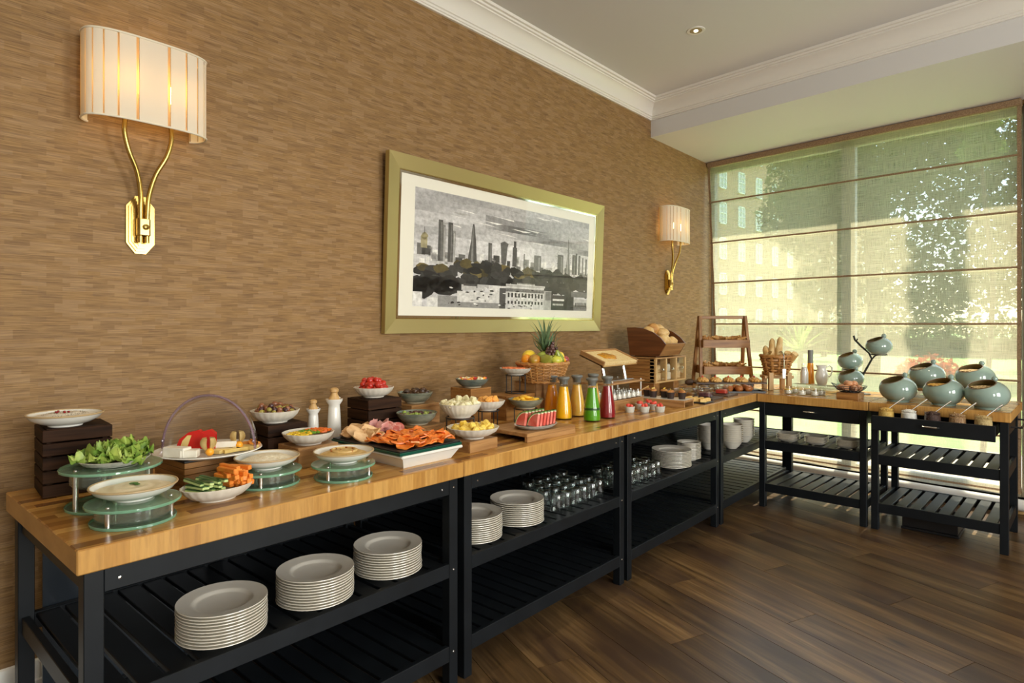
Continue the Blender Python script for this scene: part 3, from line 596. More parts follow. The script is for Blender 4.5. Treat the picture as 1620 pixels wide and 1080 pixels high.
for x, z, w_, h, g in ((.11, 0, .32, .10, .35), (.20, .05, .25, .10, .75), (.22, .16, .12, .05, .6), (.23, .20, .1, .02, .1), (.42, .0, .05, .20, .12), (.455, .0, .235, .24, .72), (.455, .17, .235, .035, .22), (.455, .225, .24, .02, .9), (.69, 0, .05, .20, .5), (.70, .10, .04, .09, .25), (.74, 0, .09, .16, .07), (.75, .10, .09, .02, .85), (.83, .0, .07, .18, .06), (.90, .02, .10, .11, .6), (.88, .15, .12, .06, .22), (.9, .0, .1, .06, .3), (.36, .15, .10, .07, .8), (.30, .19, .16, .03, .55)): rect(x, z, w_, h, g, 13 + x)
for k in range(11): rect(.467 + k * .0205, .115, .010, .045, .04, 16); rect(.467 + k * .0205, .05, .010, .03, .05, 16)
for k in range(8): rect(.752 + k * .0095, .05, .005, .02, .8, 16); rect(.912 + k * .011, .045, .006, .045, .06, 16)
for k in range(60): blobp(rg.uniform(.12, .68), rg.uniform(0, .2), rg.uniform(.003, .014), rg.uniform(.003, .012), rg.choice((.03, .05, .9)), 17, n=5)
for k in range(14): art([(.52 + k * .008, .245), (.526 + k * .008, .245), (.522 + k * .008, .265)], .9, 17)
me = bpy.data.meshes.new('print'); me.from_pydata(pv, [], pf); ca_ = me.color_attributes.new('ink', 'FLOAT_COLOR', 'CORNER'); li = 0
for f, c in zip(pf, pcx):
    for _ in f: ca_.data[li].color = (c[0] ** 1.15, c[1] ** 1.15, c[2] ** 1.15, 1); li += 1
t = P('print_ink', (.5, .5, .5), .6); at = t.n('Attribute', attribute_name='ink'); nz = t.noise(t.coords((1, 26, 40)), 1.0, 5, .65)
t.l(t.mix(.45, at.outputs['Color'], t.mix(1.0, at.outputs['Color'], t.ramp(nz, [(.3, (.3, .3, .3)), (.7, (1.55, 1.55, 1.55))]), 'MULTIPLY')), t.b.inputs['Base Color']); me.materials.append(M['print_ink'])
ob('print', me, pc); BX(.0185, .0195, fw + .006, PWd - fw - .006, fw + .006, PH - fw - .006).build('pane', 'picture_glass', pc, False)
def downl(x, y, label, seen=False):
    o = thing('ceiling_downlight', label, 'downlight', (x, y, 3.5), 0, 'recessed ceiling downlights')
    MB().lathe([(.043, .0), (.043, -.004), (.060, -.004), (.062, -.001), (.062, .0)], 28).build('trim_ring', 'trim_white', o)
    m = MB().lathe([(.042, -.0038), (.040, -.0010), (.030, -.0006), (0, -.0006)], 24); m.f = [f[::-1] for f in m.f]; m.build('reflector', 'chrome', o)
    MB().ball(0, 0, -.004, .016, .016, .008, 12, 6).build('bulb', 'downlight_glow', o)
    s_ = light('downlight_beam' if seen else 'downlight_beam_offscreen', 'SPOT', (0, 0, -.02), 26, (1, .83, .58), o, spot_size=R(95), spot_blend=.7, shadow_soft_size=.04); return o
t = NT('downlight_glow'); t.b.inputs['Emission Color'].default_value = (1, .9, .65, 1); t.b.inputs['Emission Strength'].default_value = 3
for y in (.5, 1.7, 2.9): downl(.944, y, 'round recessed downlight in the white ceiling above the table')
downl(.944, 4.086, 'round recessed downlight in the white ceiling short of the beam', True)
for x, y in ((3.0, 1.7), (3.0, 4.0)): downl(x, y, 'round recessed downlight in the white ceiling away from the wall')
# ---------------------------------------------------------------- bowls, boxes, stands
def bowl_prof(Rr, h, t=.005, ft=.5): return [(0, .003), (Rr * ft * .9, .003), (Rr * ft * .94, 0), (Rr * ft, 0), (Rr * ft * 1.03, .005), (Rr * (ft + .22), h * .28), (Rr * .9, h * .62), (Rr * .985, h * .93), (Rr, h), (Rr - t * .6, h + .001), (Rr - t, h * .95), (Rr * .87, h * .62), (Rr * (ft + .14), h * .3), (Rr * ft, h * .16), (0, h * .15)]
def bowl(label, x, y, z, Rr, h, mat='ceramic_white', scal=0, rim=None, ex=1, ey=1, rz=0, ft=.5, foot=None, name='bowl', cat='bowl', rimw=.003):
    n = scal * 4 if scal else 44
    sf = (lambda i, p: 1 + (.022 if 4 < i < 11 else 0) * (abs(math.cos(p * scal / 2)) - .5)) if scal else None
    o = tag(MB().lathe(bowl_prof(Rr, h, ft=ft), n, ex=ex, ey=ey, scal=sf).build(name, mat, None, True, (x, y, z), rz, 50), label, cat)
    if rim: MB().tube([(Rr * .993 * math.cos(a) * ex, Rr * .993 * math.sin(a) * ey, h) for a in (6.2832 * k / 48 for k in range(48))], rimw, 6, True).build('rim', rim, o)
    if foot: MB().lathe([(Rr * ft * 1.0, 0), (Rr * ft * 1.06, .002), (Rr * (ft + .07), h * .16), (Rr * (ft + .05), h * .18)], 40).build('foot', foot, o)
    return o
def crate(label, x, y, sx, sy, z1, rz, n):                     # (x, y) is the corner facing the room, box goes to -x and +y
    o = thing('slatted_crate', label, 'crate', (x, y, .9), rz); H = z1 - .9; p = H / n
    for k in range(n):
        z0, zz_ = k * p + .002, (k + 1) * p - .003
        for a in ((-.012, 0, .0, sy), (-sx, -sx + .012, .0, sy)): BX(*a, z0, zz_, b=.0015).build('slat', 'crate_y', o, False)
        for a in ((-sx + .012, -.012, 0, .012), (-sx + .012, -.012, sy - .012, sy)): BX(*a, z0, zz_, b=.0015).build('slat', 'crate_x', o, False)
    for cx_, cy_ in ((-.024, .012), (-.024, sy - .026), (-sx + .012, .012), (-sx + .012, sy - .026)): BX(cx_, cx_ + .012, cy_, cy_ + .014, 0, H - .002).build('corner_post', 'crate_z', o, False)
    BX(-sx + .012, -.012, .012, sy - .012, H - .012, H - .001).build('lid', 'crate_y', o, False); return o
def wbox(label, x0, x1, y0, y1, z0, z1, w='oak', rz=0, open_=True):  # hollow timber riser: top, two sides and ends
    cx_, cy_ = (x0 + x1) / 2, (y0 + y1) / 2; o = thing('wooden_riser', label, 'riser', (cx_, cy_, z0), rz); a, b, h = (x1 - x0) / 2, (y1 - y0) / 2, z1 - z0; tk = .012
    BX(-a, a, -b, b, h - tk, h, b=.0015).build('top_board', w + '_y', o, False)
    BX(a - tk, a, -b, b, 0, h - tk, b=.0012).build('front_board', w + '_y', o, False); BX(-a, -a + tk, -b, b, 0, h - tk, b=.0012).build('back_board', w + '_y', o, False)
    for s in (-1, 1): BX(-a + tk, a - tk, s * b - (tk if s > 0 else 0), s * b + (tk if s < 0 else 0), 0, h - tk, b=.0012).build('end_board', w + '_x', o, False)
    return o
def wire_stand(label, x, y, z0, z1, Rr, legs=4, rot=.4, ring0=False):
    o = thing('wire_stand', label, 'stand', (x, y, z0), rot); h = z1 - z0; cir = lambda r, z: [(r * math.cos(6.2832 * k / 28), r * math.sin(6.2832 * k / 28), z) for k in range(28)]
    MB().tube(cir(Rr, h - .003), .003, 6, True).build('top_ring', 'black_wire', o)
    if ring0: MB().tube(cir(Rr, .003), .003, 6, True).build('base_ring', 'black_wire', o)
    for k in range(legs):
        a = 6.2832 * k / legs; MB().tube([(Rr * math.cos(a), Rr * math.sin(a), 0), (Rr * math.cos(a), Rr * math.sin(a), h - .003)], .003, 6).build('leg', 'black_wire', o)
    return o
def glass_riser(label, x, y, h, R0, R1, drum, rot=0):
    o = thing('glass_riser', label, 'riser', (x, y, .9), rot)
    for z, r in ((0, R0), (h - .008, R1)):
        MB().lathe([(0, z), (r - .0015, z), (r, z + .0015)], 56).build('glass_disc', 'green_glass', o) if False else None
        d_ = MB().lathe([(0, z), (r - .001, z)], 56).lathe([(r - .001, z + .008), (0, z + .008)], 56); d_.f = [f for f in d_.f if len(f) == 4]
        dd = d_.build('glass_disc', 'green_glass', o); e_ = MB().lathe([(r - .001, z), (r, z + .001), (r, z + .007), (r - .001, z + .008)], 56, scal=lambda i, p: 1 + .006 * math.sin(p * 23) * (i in (1, 2))); e_.f = [f for f in e_.f if len(f) == 4]; e_.build('ground_edge', 'green_edge', dd)
    for a in (-75, 50, 175):
        px, py = .86 * R0 * math.cos(R(a)), .86 * R0 * math.sin(R(a)); q = MB().cyl(px, py, .008, h - .008, .0075, 14).build('post', 'steel', o); MB().lathe([(0, h), (.006, h), (.005, h + .003), (0, h + .004)], 12, px, py).build('cap', 'steel', q)
    z0, z1 = drum; rr = R1 * .80
    dr = MB().lathe([(0, z0), (rr * .95, z0), (rr, z0 + .006), (rr, z1), (rr - .004, z1), (rr - .004, z0 + .008), (0, z0 + .006)], 44); dr.build('cooling_dish', 'milky_glass', o); return o
def spread(n, Rr, seed, mind):
    rg = random.Random(seed); out = []
    for _ in range(n * 60):
        a, r = rg.uniform(0, 6.28), Rr * math.sqrt(rg.random()); p = (r * math.cos(a), r * math.sin(a))
        if all((p[0] - q[0]) ** 2 + (p[1] - q[1]) ** 2 > mind ** 2 for q in out): out.append(p)
        if len(out) >= n: break
    return out
def heap(n, Rr, s, seed, rise=.72, fit=1.0):                  # layered heap of pieces of size s inside radius Rr, hexagonally packed with jitter
    rg = random.Random(seed); out = []; lay = 0; d = s * fit
    while len(out) < n and lay < 7:
        r = Rr - lay * s * .55; row = []
        if r <= 0: break
        for j_ in range(-12, 13):
            for i_ in range(-12, 13):
                p = ((i_ + .5 * (j_ % 2) + .31 * (lay % 3)) * d, (j_ * .866 + .29 * (lay % 2)) * d)
                if math.hypot(*p) < r - s * .3: row.append((p[0] + rg.uniform(-.14, .14) * s, p[1] + rg.uniform(-.14, .14) * s, lay * s * rise + rg.uniform(-.1, .1) * s))
        rg.shuffle(row) if len(out) + len(row) > n else None
        out += row; lay += 1
    return out[:n]
def rnd(rg): return (rg.uniform(0, 6.28), rg.uniform(0, 6.28), rg.uniform(0, 6.28))
def fill(name, mats, mk, x, y, z, n, Rr, s, label, cat, group, seed, rise=.72, fit=1.0, flat=False, nv=3):
    rg = random.Random(seed + 50); ms = [mk(k).mesh(name, mt) for mt in mats for k in range(nv)]
    for p in heap(n, Rr, s, seed, rise, fit):
        r3 = rnd(rg) if not flat else (rg.uniform(-.3, .3), rg.uniform(-.3, .3), rg.uniform(0, 6.28))
        k = rg.randrange(len(ms)); o = tag(ob(name, ms[k], None, (x + p[0], y + p[1], z + p[2]), r3), label if isinstance(label, str) else label[k // nv], cat, group)
def dip(label, x, y, z, Rr, mat, seed, peak=.008, swirl=True):
    def fn(u, v):
        a = u * 6.28318; r = Rr * v; q = mnoise.noise(Vector((math.cos(a) * v * 2.2, math.sin(a) * v * 2.2, seed))) 
        return (r * math.cos(a), r * math.sin(a), peak * (1 - v ** 2.2) + .0025 * q + (.0014 * math.sin(v * 19 + a) * (v < .92) if swirl else 0))
    return tag(MB().grid(fn, 48, 14).build('dip', mat, None, True, (x, y, z)), label, 'dip')
PN('cream_dip', (.72, .63, .42), (.80, .72, .52), 30, .4, bump=.2); PN('white_dip', (.70, .66, .55), (.80, .77, .68), 40, .4, bump=.3); PN('cottage', (.74, .66, .46), (.84, .78, .62), 90, .5, bump=.9, dist=.006); PN('hummus', (.55, .36, .12), (.66, .46, .18), 60, .5, bump=.6, dist=.004)
P('herb', (.06, .16, .03), .5); P('pomegranate', (.25, .015, .02), .25); P('pepper_speck', (.03, .025, .02), .6); P('paprika', (.42, .12, .02), .6)
# ------- crate with white dip
crate('tall dark slatted crate at the table end, holding a white dip bowl', .407, .497, .19, .19, 1.12, R(-5), 5)
bowl('shallow white bowl of pepper-speckled dip on the tall dark crate', .345, .572, 1.1195, .107, .040, rim='rim_tan', ft=.45)
wd = dip('pale dip dotted with red seeds and black pepper', .345, .572, 1.150, .094, 'white_dip', 3, .014)
for k, p in enumerate(spread(6, .028, 5, .009)): MB().ball(p[0] + .004, p[1], .0165, .004, .004, .0035, 8, 6).build('seed', 'pomegranate', wd)
sm = MB()
for p in spread(150, .066, 9, .004): sm.ball(p[0], p[1], .0075 * (1 - (math.hypot(*p) / .094) ** 2) * 1.8 + .0012, .0009, n=5, m=4)
sm.build('pepper_specks', 'pepper_speck', wd)['kind'] = 'stuff'
# ------- glass risers with lettuce, cream dip, cottage cheese, hummus
glass_riser('tall green glass riser on steel posts under the lettuce plate', .622, .628, .122, .122, .137, (.07, .113)); glass_riser('low green glass riser under the cream dip with a mint sprig', .848, .618, .058, .108, .120, (.008, .048), .3)
glass_riser('low green glass riser under the cottage cheese bowl', .748, 1.068, .052, .108, .114, (.008, .043), .6); glass_riser('low green glass riser under the hummus bowl', .868, 1.296, .052, .104, .114, (.008, .043), .1)
bowl('flat grey stoneware plate heaped with lettuce leaves', .632, .632, 1.0235, .098, .020, 'stone_plate', ft=.62, name='plate', cat='plate')
PN('lettuce', (.10, .24, .025), (.42, .52, .10), 16, .42, bump=.4, dist=.004, lo=.3, hi=.7)
rg = random.Random(12)
def leaf(seed, s):
    def fn(u, v):
        a = (u - .5) * 2; b = v; ru = .16 * s * abs(a) ** 1.5 * math.sin(a * 13 + b * 17 + seed) + .09 * s * math.sin(b * 15 + seed * 2) * abs(a); wv = math.sin(math.pi * min(1, b * .9 + .12)) ** .6
        q = mnoise.noise(Vector((a * 2, b * 2, seed)))
        return (a * s * .80 * wv, (b - .5) * s * .9, s * (.34 * a * a + .25 * (b - .4) ** 2) + ru + .12 * s * q)
    return MB().grid(fn, 16, 14)
lm = [leaf(k, .085).mesh('lettuce_leaf', 'lettuce') for k in range(5)]
for k, p in enumerate(heap(30, .084, .034, 4, .42)): tag(ob('lettuce_leaf', lm[k % 5], None, (.632 + p[0], .632 + p[1], 1.040 + p[2]), (rg.uniform(-.45, .45), rg.uniform(-.45, .45), rg.uniform(0, 6.28)), rg.uniform(.55, .8)), 'crinkled green lettuce leaf heaped on the stoneware plate', 'lettuce leaf', 'lettuce leaves on the plate')
bowl('wide white bowl of smooth cream dip with a mint sprig', .838, .622, .9585, .110, .040, rim='rim_tan', ft=.45)
cd = dip('smooth cream dip topped with a small mint sprig', .838, .622, .986, .096, 'cream_dip', 1, .010)
for k, a in enumerate((.3, 1.5, 3.4, 4.6)): MB().ball(.010 * math.cos(a), .010 * math.sin(a), .0135, .012, .006, .002, 10, 6).xf(Matrix.Rotation(a, 4, 'Z') if k else Matrix.Identity(4)).build('mint_leaf', 'herb', cd)
bowl('wide white bowl of grainy cottage cheese', .738, 1.072, .9525, .107, .040, rim='rim_tan', ft=.45); dip('grainy white cottage cheese mounded in its bowl', .738, 1.072, .980, .088, 'cottage', 6, .021, False)
bowl('wide white bowl of hummus with a drizzle of paprika oil', .858, 1.304, .9525, .107, .040, rim='rim_tan', ft=.45); hm = dip('swirled golden hummus with paprika streaks', .858, 1.304, .980, .088, 'hummus', 8, .016)
MB().tube([(.046 * math.cos(a), .042 * math.sin(a), .0135) for a in (6.2832 * k / 30 for k in range(30))], .006, 6, True).build('swirl_ridge', 'hummus', hm)
for p in spread(8, .05, 3, .02): MB().ball(p[0], p[1], .0165, .007, .003, .0025, 8, 5).build('paprika_drop', 'paprika', hm)
# ------- raw vegetable sticks
bowl('oval scalloped cream bowl of cucumber and carrot sticks', .812, .868, .899, .100, .046, 'scallop', 22, ex=.86, ey=1.1)
PN('carrot', (.72, .19, .02), (.85, .30, .04), 40, .45); P('cuke_flesh', (.55, .66, .25), .4); PN('cuke_skin', (.015, .06, .012), (.04, .12, .03), 50, .35)
cme = BX(-.045, .045, -.0075, .0075, -.0075, .0075, b=.002).mesh('carrot_stick', 'carrot', False); rg = random.Random(3)
for k in range(26): tag(ob('carrot_stick', cme, None, (.808 + rg.uniform(-.025, .020), .905 + (k % 6) * .0115 - .010, .940 + (k // 6) * .012 + (.006 if k % 2 else 0)), (rg.uniform(-.1, .1), rg.uniform(-.12, .12), R(8) + rg.uniform(-.22, .22))), 'orange carrot stick in the raw vegetable bowl', 'carrot stick', 'carrot sticks')
for k in range(18):
    o = tag(BX(-.046, .046, -.007, .007, -.004, .004, b=.002).build('cucumber_stick', 'cuke_flesh', None, False, (.815 + rg.uniform(-.025, .02), .800 + (k % 6) * .0135 - .002, .938 + (k // 6) * .012), (rg.uniform(-.15, .15), rg.uniform(-.1, .1), R(12) + rg.uniform(-.3, .3))), 'pale cucumber stick with dark green skin', 'cucumber stick', 'cucumber sticks')
    BX(-.046, .046, -.0068, .0068, .004, .0068, b=.001).build('skin', 'cuke_skin', o, False)
# ------- cheese platter under an acrylic dome
cb = thing('slatted_box', 'honey-brown slatted box with black top under the cheese platter', 'box', (.47, .975, .9), R(3))
for k in range(4):
    for a in ((.105, .118, -.13, .13), (-.118, -.105, -.13, .13)): BX(*a, k * .0205, k * .0205 + .019, b=.001).build('slat', 'acacia_y', cb, False)
    for a in ((-.105, .105, -.13, -.118), (-.105, .105, .118, .13)): BX(*a, k * .0205, k * .0205 + .019, b=.001).build('slat', 'acacia_x', cb, False)
BX(-.118, .118, -.13, .13, .082, .088).build('top_sheet', 'slate', cb, False)
pf_ = [(0, 0), (.125, 0), (.13, .002), (.172, .012), (.180, .016), (.178, .019), (.165, .014), (.128, .006), (0, .005)]
tag(MB().lathe(pf_, 56).build('cheese_platter', 'ceramic_white', None, True, (.515, .965, .988)), 'round white cheese platter on the slatted box', 'platter')
dm = thing('acrylic_dome', 'clear roll-top acrylic dome half open over the cheese platter', 'dome', (.515, .965, 1.004), R(-48))
def domef(u, v, r=.166): 
    a = -math.pi / 2 + u * math.pi; b = v * math.pi / 2      # rolled back: quarter shell
    return (-r * math.cos(a) * math.cos(b) if False else -r * math.sin(b) * math.cos(a), r * math.sin(a), r * 1.16 * math.cos(b) * math.cos(a) + .002)
MB().grid(domef, 36, 16).build('shell', 'acrylic', dm)
P('acrylic_edge', (.40, .30, .38), .15); glassy('acrylic_rim', (.72, .60, .72), .10, diff=(.45, .33, .42), dfac=.25)
MB().tube([(0, .166 * math.sin(a), .166 * 1.16 * math.cos(a) + .002) for a in (-math.pi / 2 + math.pi * k / 40 for k in range(41))], .0045, 8).build('rim', 'acrylic_rim', dm)
for s in (-1, 1): MB().ball(.004, .163 * s, .03, .008, .006, .008, 8, 6).build('pivot_knob', 'acrylic_rim', dm)
PN('cheese_white', (.74, .70, .58), (.82, .79, .69), 20, .5); PN('cheese_yellow', (.68, .47, .12), (.76, .58, .22), 12, .4); P('wax_red', (.55, .02, .015), .25); PN('physalis', (.85, .30, .01), (.9, .4, .03), 8, .2); PN('husk', (.40, .26, .08), (.55, .40, .16), 30, .6); PN('cheddar', (.75, .26, .03), (.82, .36, .06), 12, .4)
def put(name, mb, mat, x, y, z, rot, label, cat, group=None, smooth=True): return tag(mb.build(name, mat, None, smooth, (x, y, z), rot), label, cat, group)
PZ = .997
for k, (dx, dy, rz_, a, b, h) in enumerate(((.02, -.115, .5, .042, .02, .034), (.058, -.088, .9, .028, .02, .026))): put('cheese_block', BX(-a, a, -b, b, 0, h, b=.002), 'cheese_white', .515 + dx, .965 + dy, PZ, rz_, ('long block of white cheese beside the red-waxed wedges', 'short block of white cheese in front of the physalis')[k], 'cheese', None, False)
for k in range(2):
    w_ = put('waxed_cheese', MB().prism([(-.05, 0), (.045, 0), (.045, .052), (.028, .066), (-.005, .058), (-.034, .036)], -.011, .011, axis='y'), 'wax_red', .490 + .022 * k, .915 + .030 * k, PZ + .012, R(50), 'upright red-waxed cheese wedge with a yellow cut stripe', 'cheese', 'red-waxed wedges', False)
    MB().prism([(-.052, 0), (-.036, .038), (-.006, .0605), (.028, .0685), (.046, .054), (.045, .052), (.028, .066), (-.005, .058), (-.034, .036), (-.05, 0)], -.0115, .0115, axis='y').build('wax_rind', 'wax_red', w_, False)
    MB().prism([(-.036, .003), (-.012, .003), (.004, .050), (-.010, .050), (-.026, .032)], .0112, .0122, axis='y').build('cut_face', 'cheese_yellow', w_, False)
for k, (dx, dy, dz) in enumerate(((.092, -.035, 0), (.062, .082, .004))):
    f_ = put('physalis', MB().ball(0, 0, .014, .014, n=14, m=10), 'physalis', .515 + dx, .965 + dy, PZ + dz, 0, ('glossy orange physalis with upright husk by the white cheese', 'glossy orange physalis with flattened husk by the orange slices')[k], 'physalis')
    for q in range(4):
        a = q * 1.57 + .5; MB().grid(lambda u, v: (-.012 + (.012 + .016 * math.sin(v * 2.6)) * math.cos(a + (u - .5) * 1.1) * .8, (.012 + .016 * math.sin(v * 2.6)) * math.sin(a + (u - .5) * 1.1), .018 + .044 * v), 4, 5).build('husk', 'husk', f_)
P('grape_black', (.025, .012, .02), .25, coat=.2)
fill('black_grape', ['grape_black'], lambda k: MB().ball(0, 0, 0, .0095, .0095, .011, 10, 7), .475, .985, PZ + .02, 14, .03, .019, 'black grape heaped behind the brie on the cheese platter', 'grape', 'black grapes on the cheese platter', 31)
put('brie_wedge', MB().prism([(-.045, -.012), (.045, -.016), (.045, .016)], 0, .022), 'cheese_white', .545, 1.005, PZ + .012, R(60), 'wedge of white-rinded brie lying across the yellow cheese', 'cheese', None, False)
for k in range(6): put('cheese_slice', MB().prism([(-.03, -.018), (.034, -.012), (.03, .016), (-.024, .02)], 0, .012), 'cheese_yellow', .575 + .012 * (k % 3) - .008, .965 + .022 * k, PZ + .002 * (k % 2), R(20 + 37 * k), 'pale yellow cheese slice in the ring on the platter', 'cheese', 'yellow cheese slices', False)
for k in range(5): put('orange_slice', MB().prism([(.026 * math.cos(a), .02 * math.sin(a)) for a in (6.2832 * q / 10 for q in range(10))], 0, .004), 'cheddar', .545 + .012 * (k % 2), 1.075 + .012 * k, PZ + .004 + .003 * k, (R(6 * k), .1, R(40 * k)), 'thin orange slice fanned at the end of the cheese platter', 'slice', 'fanned orange slices', False)
# ------- olives, peppers, cruets, tomatoes, dates, grapes
crate('low dark slatted crate under the olive bowl', .44, 1.228, .18, .17, 1.047, R(-4), 3)
bowl('scalloped cream bowl of mixed olives on the low dark crate', .358, 1.302, 1.0465, .098, .050, 'scallop', 22)
for nm, a, b in (('olive_dark', (.03, .010, .012), (.07, .025, .025)), ('olive_green', (.25, .20, .03), (.36, .30, .07)), ('olive_brown', (.16, .05, .025), (.28, .11, .05))): PN(nm, a, b, 30, .22, coat=.3)
ov = lambda k: MB().ball(0, 0, 0, .0098 + .001 * k, .0098 + .001 * k, .0128 + .001 * k, 10, 7)
fill('olive', ['olive_dark', 'olive_brown', 'olive_green'], ov, .358, 1.302, 1.092, 100, .084, .0200, ('dark purple olive in the olive bowl', 'reddish brown olive in the olive bowl', 'yellow-green olive in the olive bowl'), 'olive', 'mixed olives', 5, .6)
wbox('oak riser under the bowl of chopped peppers', .49, .645, 1.245, 1.42, .9, .98)
bowl('scalloped cream bowl of chopped peppers in three colours', .575, 1.328, .9795, .100, .047, 'scallop', 22)
for nm, c in (('pepper_yellow', (.82, .55, .02)), ('pepper_green', (.13, .30, .02)), ('pepper_orange', (.82, .16, .01))): PN(nm, tuple(q * .85 for q in c), c, 30, .3)
dice = lambda k: BX(-.011, .011, -.006 - .001 * k, .006, -.0045, .0045, b=.002)
for nm, dx, dy, n, s_ in (('yellow', .012, -.048, 34, 1), ('green', -.004, .008, 24, 2), ('orange', -.012, .052, 34, 3)): fill('pepper_piece', ['pepper_' + nm], dice, .575 + dx, 1.328 + dy, 1.024, n, .050, .0150, 'chopped %s pepper piece in the three-colour pepper bowl' % nm, 'pepper piece', 'chopped %s pepper' % nm, 60 + s_, .55, .9, True)
def cruet(label, x, y, h, r, rz):
    o = thing('oil_cruet', label, 'cruet', (x, y, .9), rz); hb = h * .80
    MB().lathe([(0, 0), (r, 0), (r * 1.02, .004), (r * .78, hb * .84), (r * .74, hb * .90), (r * 1.10, hb * .98), (r * 1.14, hb * 1.02), (r * .9, hb * 1.02), (r * .6, hb * .97), (0, hb * .97)], 30).build('body', 'ceramic_white', o)
    MB().tube([(0, 0, hb * .90), (0, r * .9, hb * .945), (0, r * 1.65, hb * 1.0)], [r * .40, r * .36, r * .30], 10).build('spout', 'ceramic_white', o)
    MB().lathe([(0, hb * .98), (r * .74, hb * .98), (r * .74, hb * 1.03), (r * .45, hb * 1.12), (r * .42, hb * 1.15), (r * .58, hb * 1.17), (r * .58, hb * 1.22), (r * .3, h), (0, h)], 22).build('stopper', 'pine_z', o)
cruet('short white porcelain oil cruet with wooden stopper', .345, 1.488, .222, .027, R(35)); cruet('tall white porcelain oil cruet with wooden stopper', .395, 1.562, .272, .033, R(35))
crate('dark slatted crate under the cherry tomato bowl', .42, 1.728, .18, .19, 1.104, R(-2), 4)
bowl('scalloped cream bowl of cherry tomatoes on a dark crate', .332, 1.822, 1.1035, .096, .048, 'scallop', 22)
PN('tomato', (.40, .014, .006), (.54, .03, .01), 6, .14, coat=.4)
fill('cherry_tomato', ['tomato'], lambda k: MB().ball(0, 0, 0, .0155 + .001 * k, .0155 + .001 * k, .0145, 14, 9), .332, 1.822, 1.146, 40, .084, .030, 'glossy red cherry tomato heaped in the scalloped bowl', 'tomato', 'cherry tomatoes', 8, .62)
wbox('oak riser behind the grape bowl, carrying the date bowl', .28, .445, 1.965, 2.15, .9, 1.055)
bowl('grey-green stoneware bowl of dates', .36, 2.058, 1.0545, .091, .055, 'green_glaze', 0, None, foot='foot_cream'); PN('date', (.03, .014, .007), (.085, .04, .018), 60, .3, bump=.5)
fill('date', ['date'], lambda k: MB().ball(0, 0, 0, .013, .013, .021, 10, 8, .12, k), .36, 2.058, 1.100, 26, .076, .026, 'wrinkled brown date in the stoneware bowl', 'date', 'dates', 9, .6)
wbox('oak riser under the bowl of mixed grapes', .455, .62, 1.84, 2.025, .9, .982)
bowl('grey-green stoneware bowl of mixed grapes', .535, 1.922, .9815, .098, .056, 'green_glaze', foot='foot_cream'); PN('grape_green', (.22, .32, .04), (.36, .45, .10), 8, .18, coat=.3); PN('grape_red', (.05, .018, .02), (.12, .05, .04), 8, .2, coat=.3)
fill('grape', ['grape_green', 'grape_red'], lambda k: MB().ball(0, 0, 0, .0105, .0105, .012, 10, 7), .535, 1.922, 1.023, 58, .084, .021, ('pale green grape in the stoneware grape bowl', 'dark red grape in the stoneware grape bowl'), 'grape', 'grapes in the stoneware bowl', 10, .45)
# ------- cold meats and smoked salmon on a slate over a white baking dish
tr_ = thing('baking_dish', 'white rectangular ceramic baking dish under the cold meat slate', 'dish', (.735, 1.648, .9))
def tapered(m, a0, b0, a1, b1, z0, z1): m.add([(-a0, -b0, z0), (a0, -b0, z0), (a0, b0, z0), (-a0, b0, z0), (-a1, -b1, z1), (a1, -b1, z1), (a1, b1, z1), (-a1, b1, z1)], [(3, 2, 1, 0), (0, 1, 5, 4), (1, 2, 6, 5), (2, 3, 7, 6), (3, 0, 4, 7), (4, 5, 6, 7)]); return m
tapered(MB(), .195, .125, .222, .150, 0, .044).build('body', 'ceramic_white', tr_, False); BX(-.232, .232, -.160, .160, .042, .054, b=.004).build('rim', 'ceramic_white', tr_, False)
tag(BX(-.24, .225, -.165, .160, 0, .012, b=.002).build('glass_slab', 'dark_green_glass', None, False, (.735, 1.648, .954)), 'dark green glass slab between the white dish and the slate', 'glass slab')
tag(BX(-.235, .220, -.162, .157, 0, .006, b=.002).build('serving_slate', 'slate', None, False, (.735, 1.648, .966)), 'black slate spread with cold meats and smoked salmon', 'slate')
PN('salmon', (.74, .15, .012), (.88, .29, .05), 26, .35, (3, 1, 1), bump=.3); PN('chicken', (.56, .30, .11), (.76, .52, .28), 22, .5); P('chicken_edge', (.55, .22, .05), .5); PN('ham', (.62, .29, .26), (.72, .42, .38), 14, .35); PN('salami', (.48, .10, .08), (.70, .38, .32), 70, .4, lo=.45, hi=.6)
def slab(s, seed, tk=.004, cv=.3): 
    def fn(u, v): a, b = (u - .5) * 2, (v - .5) * 2; q = mnoise.noise(Vector((a * 1.5, b * 1.5, seed))); return (s * a * (1 + .15 * q) * (1 - .12 * b * b), s * .62 * b * (1 - .25 * a * a), cv * s * (.5 * a * a - .3 * b * b + .4 * q))
    m = MB().grid(fn, 10, 8); n = len(m.v); m2 = [(x, y, z - tk) for x, y, z in m.v]; fs = [tuple(i + n for i in f[::-1]) for f in m.f]; m.v += m2; m.f += fs; m.mi += [0] * len(fs); W_ = 11
    ed = [k for k in range(W_)] + [W_ * j + W_ - 1 for j in range(1, 9)] + [W_ * 8 + k for k in range(W_ - 2, -1, -1)] + [W_ * j for j in range(7, 0, -1)]
    for i, e in enumerate(ed): f_ = ed[(i + 1) % len(ed)]; m.f.append((e, e + n, f_ + n, f_)); m.mi.append(0)
    return m
SZ = .977; rg = random.Random(17); sm_ = [slab(.037, k, .005, .34).mesh('salmon_slice', 'salmon') for k in range(4)]
